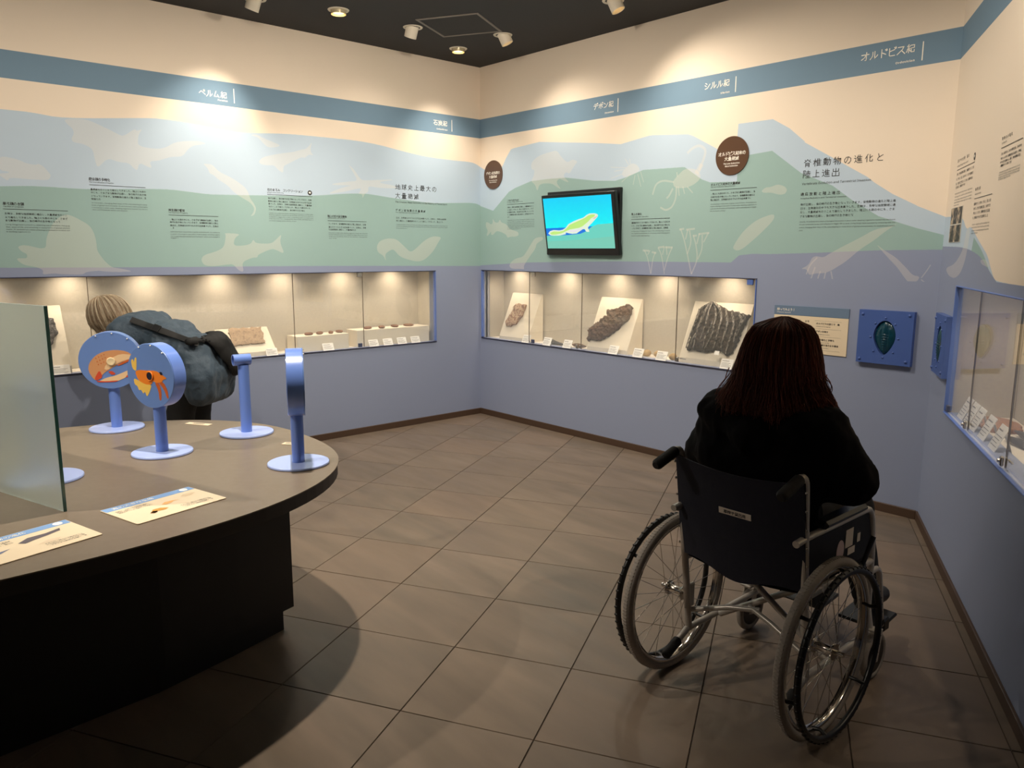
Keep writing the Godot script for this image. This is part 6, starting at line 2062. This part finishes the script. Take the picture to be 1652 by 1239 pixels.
func seated(skin: Material) -> void:
	var t := thing("person", "person with wavy reddish brown shoulder-length hair in a black jacket, seated in the wheelchair", "person")
	var head := look_frame(Vector3(-2.205, 1.155, 4.252), Vector3(1, -0.06, 0.06), UP)
	var hip := Vector3(-2.215, 0.600, 4.24)
	var sh := [Vector3(-2.245, 0.955, 4.075), Vector3(-2.245, 0.955, 4.415)]
	var el := [Vector3(-2.225, 0.800, 3.990), Vector3(-2.215, 0.805, 4.505)]
	var wr := [Vector3(-2.005, 0.740, 4.135), Vector3(-1.985, 0.750, 4.350)]
	var hipj := [Vector3(-2.205, 0.590, 4.160), Vector3(-2.205, 0.590, 4.320)]
	var knee := [Vector3(-1.815, 0.585, 4.140), Vector3(-1.815, 0.585, 4.340)]
	var ank := [Vector3(-1.660, 0.20, 4.120), Vector3(-1.660, 0.20, 4.355)]
	var body := [[hip, Vector3(-2.245, 0.76, 4.245), 0.095, 0.080], [Vector3(-2.245, 0.76, 4.245), Vector3(-2.240, 0.93, 4.245), 0.080, 0.085], [sh[0], sh[1], 0.06, 0.06], [Vector3(-2.245, 0.95, 4.245), Vector3(-2.222, 1.08, 4.250), 0.055, 0.048]]
	for s in 2:
		body.append([sh[s], el[s], 0.046, 0.038]); body.append([el[s], wr[s], 0.037, 0.025])
		body.append([hipj[s], knee[s], 0.070, 0.054]); body.append([knee[s], ank[s], 0.052, 0.034])
		body.append([ank[s], ank[s] + Vector3(0.13, -0.030, 0), 0.034, 0.026])
	var g := nets(body, 0.014, 0.05)
	g.add(nets(head_bones(head), 0.004, 0.012))
	for s in 2:
		g.add(nets(hand_bones(frame_along(wr[s] + (wr[s] - el[s]).normalized() * 0.012, Vector3(0.85, -0.25, 0.45 if s == 0 else -0.45), UP), 1.0 if s == 0 else -1.0, 0.55), 0.004, 0.007))
	part("body", t, [g, skin])
	eyes(t, head)
	var cloth := m3("black jacket cloth", c8(11, 10, 13), 0.85, 0.0, 0.25)
	var jk := [
		[Vector3(-2.215, 0.615, 4.180), Vector3(-2.215, 0.615, 4.300), 0.118, 0.118], [Vector3(-2.240, 0.74, 4.18), Vector3(-2.240, 0.74, 4.30), 0.120, 0.120],
		[Vector3(-2.255, 0.84, 4.11), Vector3(-2.255, 0.84, 4.38), 0.125, 0.125], [Vector3(-2.255, 0.925, 4.085), Vector3(-2.255, 0.925, 4.415), 0.085, 0.085],
		[Vector3(-2.262, 1.005, 4.18), Vector3(-2.262, 1.005, 4.32), 0.060, 0.060],
		# the hood lying on the back
		[Vector3(-2.335, 0.965, 4.10), Vector3(-2.365, 0.925, 4.245), 0.050, 0.052], [Vector3(-2.365, 0.925, 4.245), Vector3(-2.335, 0.965, 4.39), 0.052, 0.050], [Vector3(-2.325, 0.975, 4.055), Vector3(-2.25, 0.995, 4.06), 0.036, 0.030]]
	for s in 2:
		jk.append([sh[s] + Vector3(0, -0.01, 0), el[s], 0.084, 0.070])
		jk.append([el[s], wr[s], 0.068, 0.044])
	part("jacket", t, [nets(jk, 0.011, 0.045, 0.010, 9.0, 5), cloth])
	var tr := []
	for s in 2:
		tr.append([hipj[s] + Vector3(0.02, 0.0, 0), knee[s], 0.086, 0.066]); tr.append([knee[s], ank[s] + Vector3(0, 0.01, 0), 0.066, 0.052])
	part("trousers", t, [nets(tr, 0.013, 0.04, 0.006, 9.0, 8), m3("black trouser cloth", c8(16, 16, 18), 0.8)])
	var so := []
	for s in 2: so.append([ank[s] + Vector3(-0.015, -0.020, 0), ank[s] + Vector3(0.14, -0.034, 0), 0.038, 0.032])
	part("shoes", t, [nets(so, 0.010, 0.02), m3("dark shoe", c8(30, 28, 28), 0.5)])
	# hair: a full cap that widens to wavy, curling ends below the neck
	var hc := Vector3(-2.222, 1.160, 4.250)
	var hb := [
		[hc + Vector3(0.0, 0.030, -0.018), hc + Vector3(0.0, 0.030, 0.018), 0.094, 0.094], [hc + Vector3(-0.025, -0.04, -0.045), hc + Vector3(-0.025, -0.04, 0.040), 0.084, 0.084],
		[hc + Vector3(-0.035, -0.11, -0.072), hc + Vector3(-0.030, -0.11, 0.060), 0.072, 0.072], [hc + Vector3(-0.045, -0.165, -0.088), hc + Vector3(-0.045, -0.165, 0.088), 0.062, 0.062],
		[hc + Vector3(0.03, -0.06, -0.090), hc + Vector3(0.025, -0.17, -0.120), 0.030, 0.028], [hc + Vector3(0.03, -0.06, 0.090), hc + Vector3(0.025, -0.18, 0.130), 0.030, 0.028], [hc + Vector3(0.045, 0.0, -0.075), hc + Vector3(0.045, -0.12, -0.085), 0.030, 0.026], [hc + Vector3(0.045, 0.0, 0.075), hc + Vector3(0.045, -0.12, 0.085), 0.030, 0.026]]
	var tones := [noisy("reddish brown hair", [c8(76, 38, 25), c8(136, 68, 45), c8(98, 48, 32)], Vector3(30, 3, 30), 0.4, 71, 0.03, 0.0), m3("dark brown hair", c8(84, 40, 27), 0.5, 0.0, 0.4), m3("red brown curls", c8(140, 66, 44), 0.45)]
	for v in 2:
		var locks := []
		for k in 26:
			var an := lerpf(-2.75, 2.75, (k + 0.5 * v) / 25.5)
			var d := Vector3(-cos(an), 0, sin(an))
			var fl := 0.95 + 0.42 * absf(sin(an))
			var dn := 0.03 * sin(k * 2.1 + v * 1.3)
			locks.append([hc + Vector3(0.0, 0.129, 0.004) + d * 0.005, hc + Vector3(0, 0.095, 0) + d * 0.088, hc + Vector3(-0.006, 0.01, 0) + d * 0.119, hc + Vector3(-0.012, -0.07, 0) + d * 0.128 * (0.86 + 0.2 * absf(sin(an))), hc + Vector3(-0.02, -0.145, 0) + d * 0.126 * fl, hc + Vector3(-0.02, -0.200 - dn, 0) + d * 0.126 * fl])
		var hg := strands(locks, 17 + v, 46, 0.010, 0.0014, 0.018)
		if v == 1: hg.add(nets(hb, 0.008, 0.03, 0.006, 16.0, 3))
		part("hair", t, [hg, tones[v]])
	var curls := Geo.new()
	var rng := RandomNumberGenerator.new()
	rng.seed = 77
	for k in 260:
		var side := -1.0 if k % 2 == 0 else 1.0
		var st := hc + Vector3(rng.randf_range(-0.08, 0.06), rng.randf_range(-0.13, -0.04), side * rng.randf_range(0.105, 0.135))
		var p := []
		var rr := []
		var ph := rng.randf() * TAU
		var drop := rng.randf_range(0.09, 0.165) + (0.02 if side > 0 else 0.0)
		var out := rng.randf_range(0.0, 0.055)
		for i in 13:
			var q := i / 12.0
			p.append(st + Vector3(sin(q * 8.0 + ph) * 0.014 * q, -drop * q + (0.02 * maxf(0.0, q - 0.75) * 4.0 * sin(ph)), side * (out * sin(q * PI * 0.72) + 0.010 * sin(q * 9.0 + ph))))
			rr.append(0.0019 * (1.0 - 0.6 * q))
		curls.tube(p, rr, 5)
	part("hair_curls", t, [curls, tones[2]])

func bending(skin: Material) -> void:
	var t := thing("person", "person with short grey-blond hair in a slate blue jacket, bending to the long case", "person")
	var f := Vector3(-0.64, 0, -0.77).normalized()    # the way she leans
	var sd := Vector3(-f.z, 0, f.x)                     # her right
	var hip := Vector3(-2.835, 0.855, 0.710)
	var chest := Vector3(-3.055, 1.015, 0.455)
	var neck := Vector3(-3.135, 1.050, 0.365)
	var head := look_frame(Vector3(-3.205, 1.090, 0.275), Vector3(-0.72, -0.30, -0.62), UP)
	var mid := hip.lerp(chest, 0.5) + Vector3(0, 0.012, 0)
	var sh := [chest - sd * 0.160 + f * 0.04, chest + sd * 0.160 + f * 0.04]
	var el := [Vector3(-3.170, 0.835, 0.590), Vector3(-2.900, 0.840, 0.290)]
	var wr := [Vector3(-3.000, 0.715, 0.545), Vector3(-2.890, 0.720, 0.420)]
	var hj := [hip - sd * 0.085 + Vector3(0, -0.02, 0), hip + sd * 0.085 + Vector3(0, -0.02, 0)]
	var kn := [hj[0] + f * 0.105 + Vector3(0, -0.375, 0), hj[1] + f * 0.09 + Vector3(0, -0.375, 0)]
	var an := [Vector3(kn[0].x, 0.085, kn[0].z) - f * 0.055, Vector3(kn[1].x, 0.085, kn[1].z) - f * 0.045]
	var body := [[hip, mid, 0.085, 0.072], [mid, chest, 0.072, 0.072], [sh[0], sh[1], 0.040, 0.040], [chest, neck, 0.050, 0.046], [neck, head.origin, 0.046, 0.05]]
	for s in 2:
		body.append([sh[s], el[s], 0.040, 0.034]); body.append([el[s], wr[s], 0.034, 0.025])
		body.append([hj[s], kn[s], 0.072, 0.052]); body.append([kn[s], an[s], 0.050, 0.036])
		body.append([an[s] + Vector3(0, -0.04, 0), an[s] + f * 0.14 + Vector3(0, -0.055, 0), 0.032, 0.026])
	var g := nets(body, 0.014, 0.04)
	g.add(nets(head_bones(head), 0.004, 0.012))
	for s in 2:
		g.add(nets(hand_bones(frame_along(wr[s] + (wr[s] - el[s]).normalized() * 0.012, (wr[s] - el[s]).normalized() + f * 0.5, -f), -1.0 if s == 0 else 1.0, 0.5), 0.004, 0.007))
	part("body", t, [g, skin])
	eyes(t, head)
	var cloth := noisy("slate blue jacket cloth", [c8(52, 68, 84), c8(66, 84, 100), c8(58, 75, 91)], Vector3.ONE * 5.0, 0.62, 73, 0.03, 0.15)
	cloth.rim_enabled = true
	cloth.rim = 0.25
	var jk := [
		[hip - sd * 0.075, hip + sd * 0.075, 0.135, 0.135], [mid - sd * 0.075, mid + sd * 0.075, 0.128, 0.128],
		[chest - sd * 0.10, chest + sd * 0.10, 0.112, 0.112], [sh[0], sh[1], 0.080, 0.080],
		[neck - f * 0.055 - sd * 0.045, neck - f * 0.055 + sd * 0.045, 0.056, 0.056],
		[hip - sd * 0.10 - f * 0.055 + Vector3(0, -0.10, 0), hip + sd * 0.10 - f * 0.055 + Vector3(0, -0.10, 0), 0.118, 0.118],
		[hip - sd * 0.11 - f * 0.06 + Vector3(0, -0.20, 0), hip + sd * 0.11 - f * 0.07 + Vector3(0, -0.20, 0), 0.085, 0.085],
		[hip.lerp(chest, 0.35) - sd * 0.09 + Vector3(0, -0.12, 0), hip.lerp(chest, 0.35) + sd * 0.09 + Vector3(0, -0.12, 0), 0.10, 0.10]]
	for s in 2:
		jk.append([sh[s], el[s], 0.078, 0.064]); jk.append([el[s], wr[s], 0.062, 0.044])
	part("jacket", t, [nets(jk, 0.009, 0.035, 0.014, 7.0, 12), cloth])
	var tr := []
	for s in 2:
		tr.append([hj[s], kn[s], 0.098, 0.076]); tr.append([kn[s], an[s], 0.074, 0.060])
	part("trousers", t, [nets(tr, 0.013, 0.04, 0.006, 9.0, 14), m3("black trouser cloth", c8(16, 16, 18), 0.8)])
	var so := []
	for s in 2: so.append([an[s] + Vector3(0, -0.045, 0) - f * 0.02, an[s] + f * 0.15 + Vector3(0, -0.049, 0), 0.038, 0.034])
	part("shoes", t, [nets(so, 0.010, 0.02), m3("dark shoe", c8(30, 28, 28), 0.5)])
	# hair: a short full cut with lighter strands on top
	var hb := []
	for q in [[Vector3(0, 0.045, -0.018), Vector3(0, 0.040, 0.010), 0.090, 0.084], [Vector3(-0.03, -0.005, -0.045), Vector3(0.03, -0.005, -0.040), 0.078, 0.078], [Vector3(-0.03, -0.055, -0.045), Vector3(0.03, -0.055, -0.045), 0.060, 0.060], [Vector3(-0.070, 0.0, 0.0), Vector3(-0.068, -0.045, 0.0), 0.032, 0.026], [Vector3(0.070, 0.0, 0.0), Vector3(0.068, -0.045, 0.0), 0.032, 0.026]]:
		hb.append([head * q[0], head * q[1], q[2], q[3]])
	var tones := [noisy("grey blond hair", [c8(168, 150, 124), c8(214, 198, 172), c8(190, 172, 146)], Vector3(30, 4, 30), 0.5, 75, 0.03, 0.0), m3("dark blond hair", c8(150, 128, 102), 0.5)]
	for v in 2:
		var locks := []
		for k in 20:
			var a := lerpf(-2.5, 2.5, (k + 0.5 * v) / 19.5)
			var d := Vector3(sin(a), 0, -cos(a))
			var path := []
			var lo := 0.030 * sin(k * 2.7 + v)
			for q in [Vector3(0.01, 0.132, 0.0) + d * 0.015, Vector3(0.006, 0.112, 0) + d * 0.072, Vector3(0, 0.058, 0) + d * 0.110, Vector3(0, -0.015, 0) + d * 0.117, Vector3(0, -0.078 + lo, 0) + d * 0.094]: path.append(head * q)
			locks.append(path)
		var hg := strands(locks, 23 + v, 60, 0.009, 0.0015, 0.006)
		if v == 1: hg.add(nets(hb, 0.007, 0.03, 0.005, 18.0, 6))
		part("hair", t, [hg, tones[v]])
	# ---- shoulder bag: a thing of its own, carried on her back
	var bag := thing("shoulder_bag", "black shoulder bag hanging from a strap across the bending person's back", "bag")
	var black := m3("black bag cloth", c8(14, 14, 15), 0.7)
	g = Geo.new()
	var path := []
	var norms := []
	var into := Vector3(0.30, -0.09, -0.95).normalized()
	for k in 17:
		var a := k / 16.0
		var q := Vector3(-3.175, 1.094, 0.60).lerp(Vector3(-2.80, 0.925, 0.60), a) - into * 0.45
		var p := land(jk, 0.035, q, into, 0.021)
		path.append(p)
		norms.append(Vector3(sdf(jk, 0.035, p + Vector3(0.004, 0, 0)) - sdf(jk, 0.035, p - Vector3(0.004, 0, 0)), sdf(jk, 0.035, p + Vector3(0, 0.004, 0)) - sdf(jk, 0.035, p - Vector3(0, 0.004, 0)), sdf(jk, 0.035, p + Vector3(0, 0, 0.004)) - sdf(jk, 0.035, p - Vector3(0, 0, 0.004))).normalized())
	var rows := []
	for k in path.size():
		var d: Vector3 = (path[mini(k + 1, path.size() - 1)] - path[maxi(k - 1, 0)]).normalized()
		var w: Vector3 = d.cross(norms[k]).normalized() * 0.019
		var up: Vector3 = norms[k] * 0.003
		rows.append([path[k] - w - up, path[k] + w - up, path[k] + w + up, path[k] - w + up])
	g.grid(rows, true, false, true)
	part("strap", bag, [g, black])
	g = Geo.new()
	var bd: Vector3 = (path[7] - path[5]).normalized()
	g.box(path[6] + norms[6] * 0.006, Vector3(0.046, 0.010, 0.050), 0.003, frame_along(Vector3.ZERO, bd, norms[6]).basis)
	part("buckle", bag, [g, m3("black buckle", c8(34, 34, 36), 0.3)])
	var bg := [[path[14] - Vector3(0, 0.01, 0), Vector3(-2.750, 0.920, 0.770), 0.034, 0.085], [Vector3(-2.750, 0.910, 0.765), Vector3(-2.660, 0.805, 0.770), 0.100, 0.072], [Vector3(-2.720, 0.850, 0.81), Vector3(-2.665, 0.785, 0.81), 0.058, 0.055], [Vector3(-2.660, 0.800, 0.73), Vector3(-2.640, 0.760, 0.75), 0.052, 0.044]]
	part("bag_body", bag, [nets(bg, 0.010, 0.03, 0.007, 8.0, 31, jk + tr, 0.035, 0.022), black])
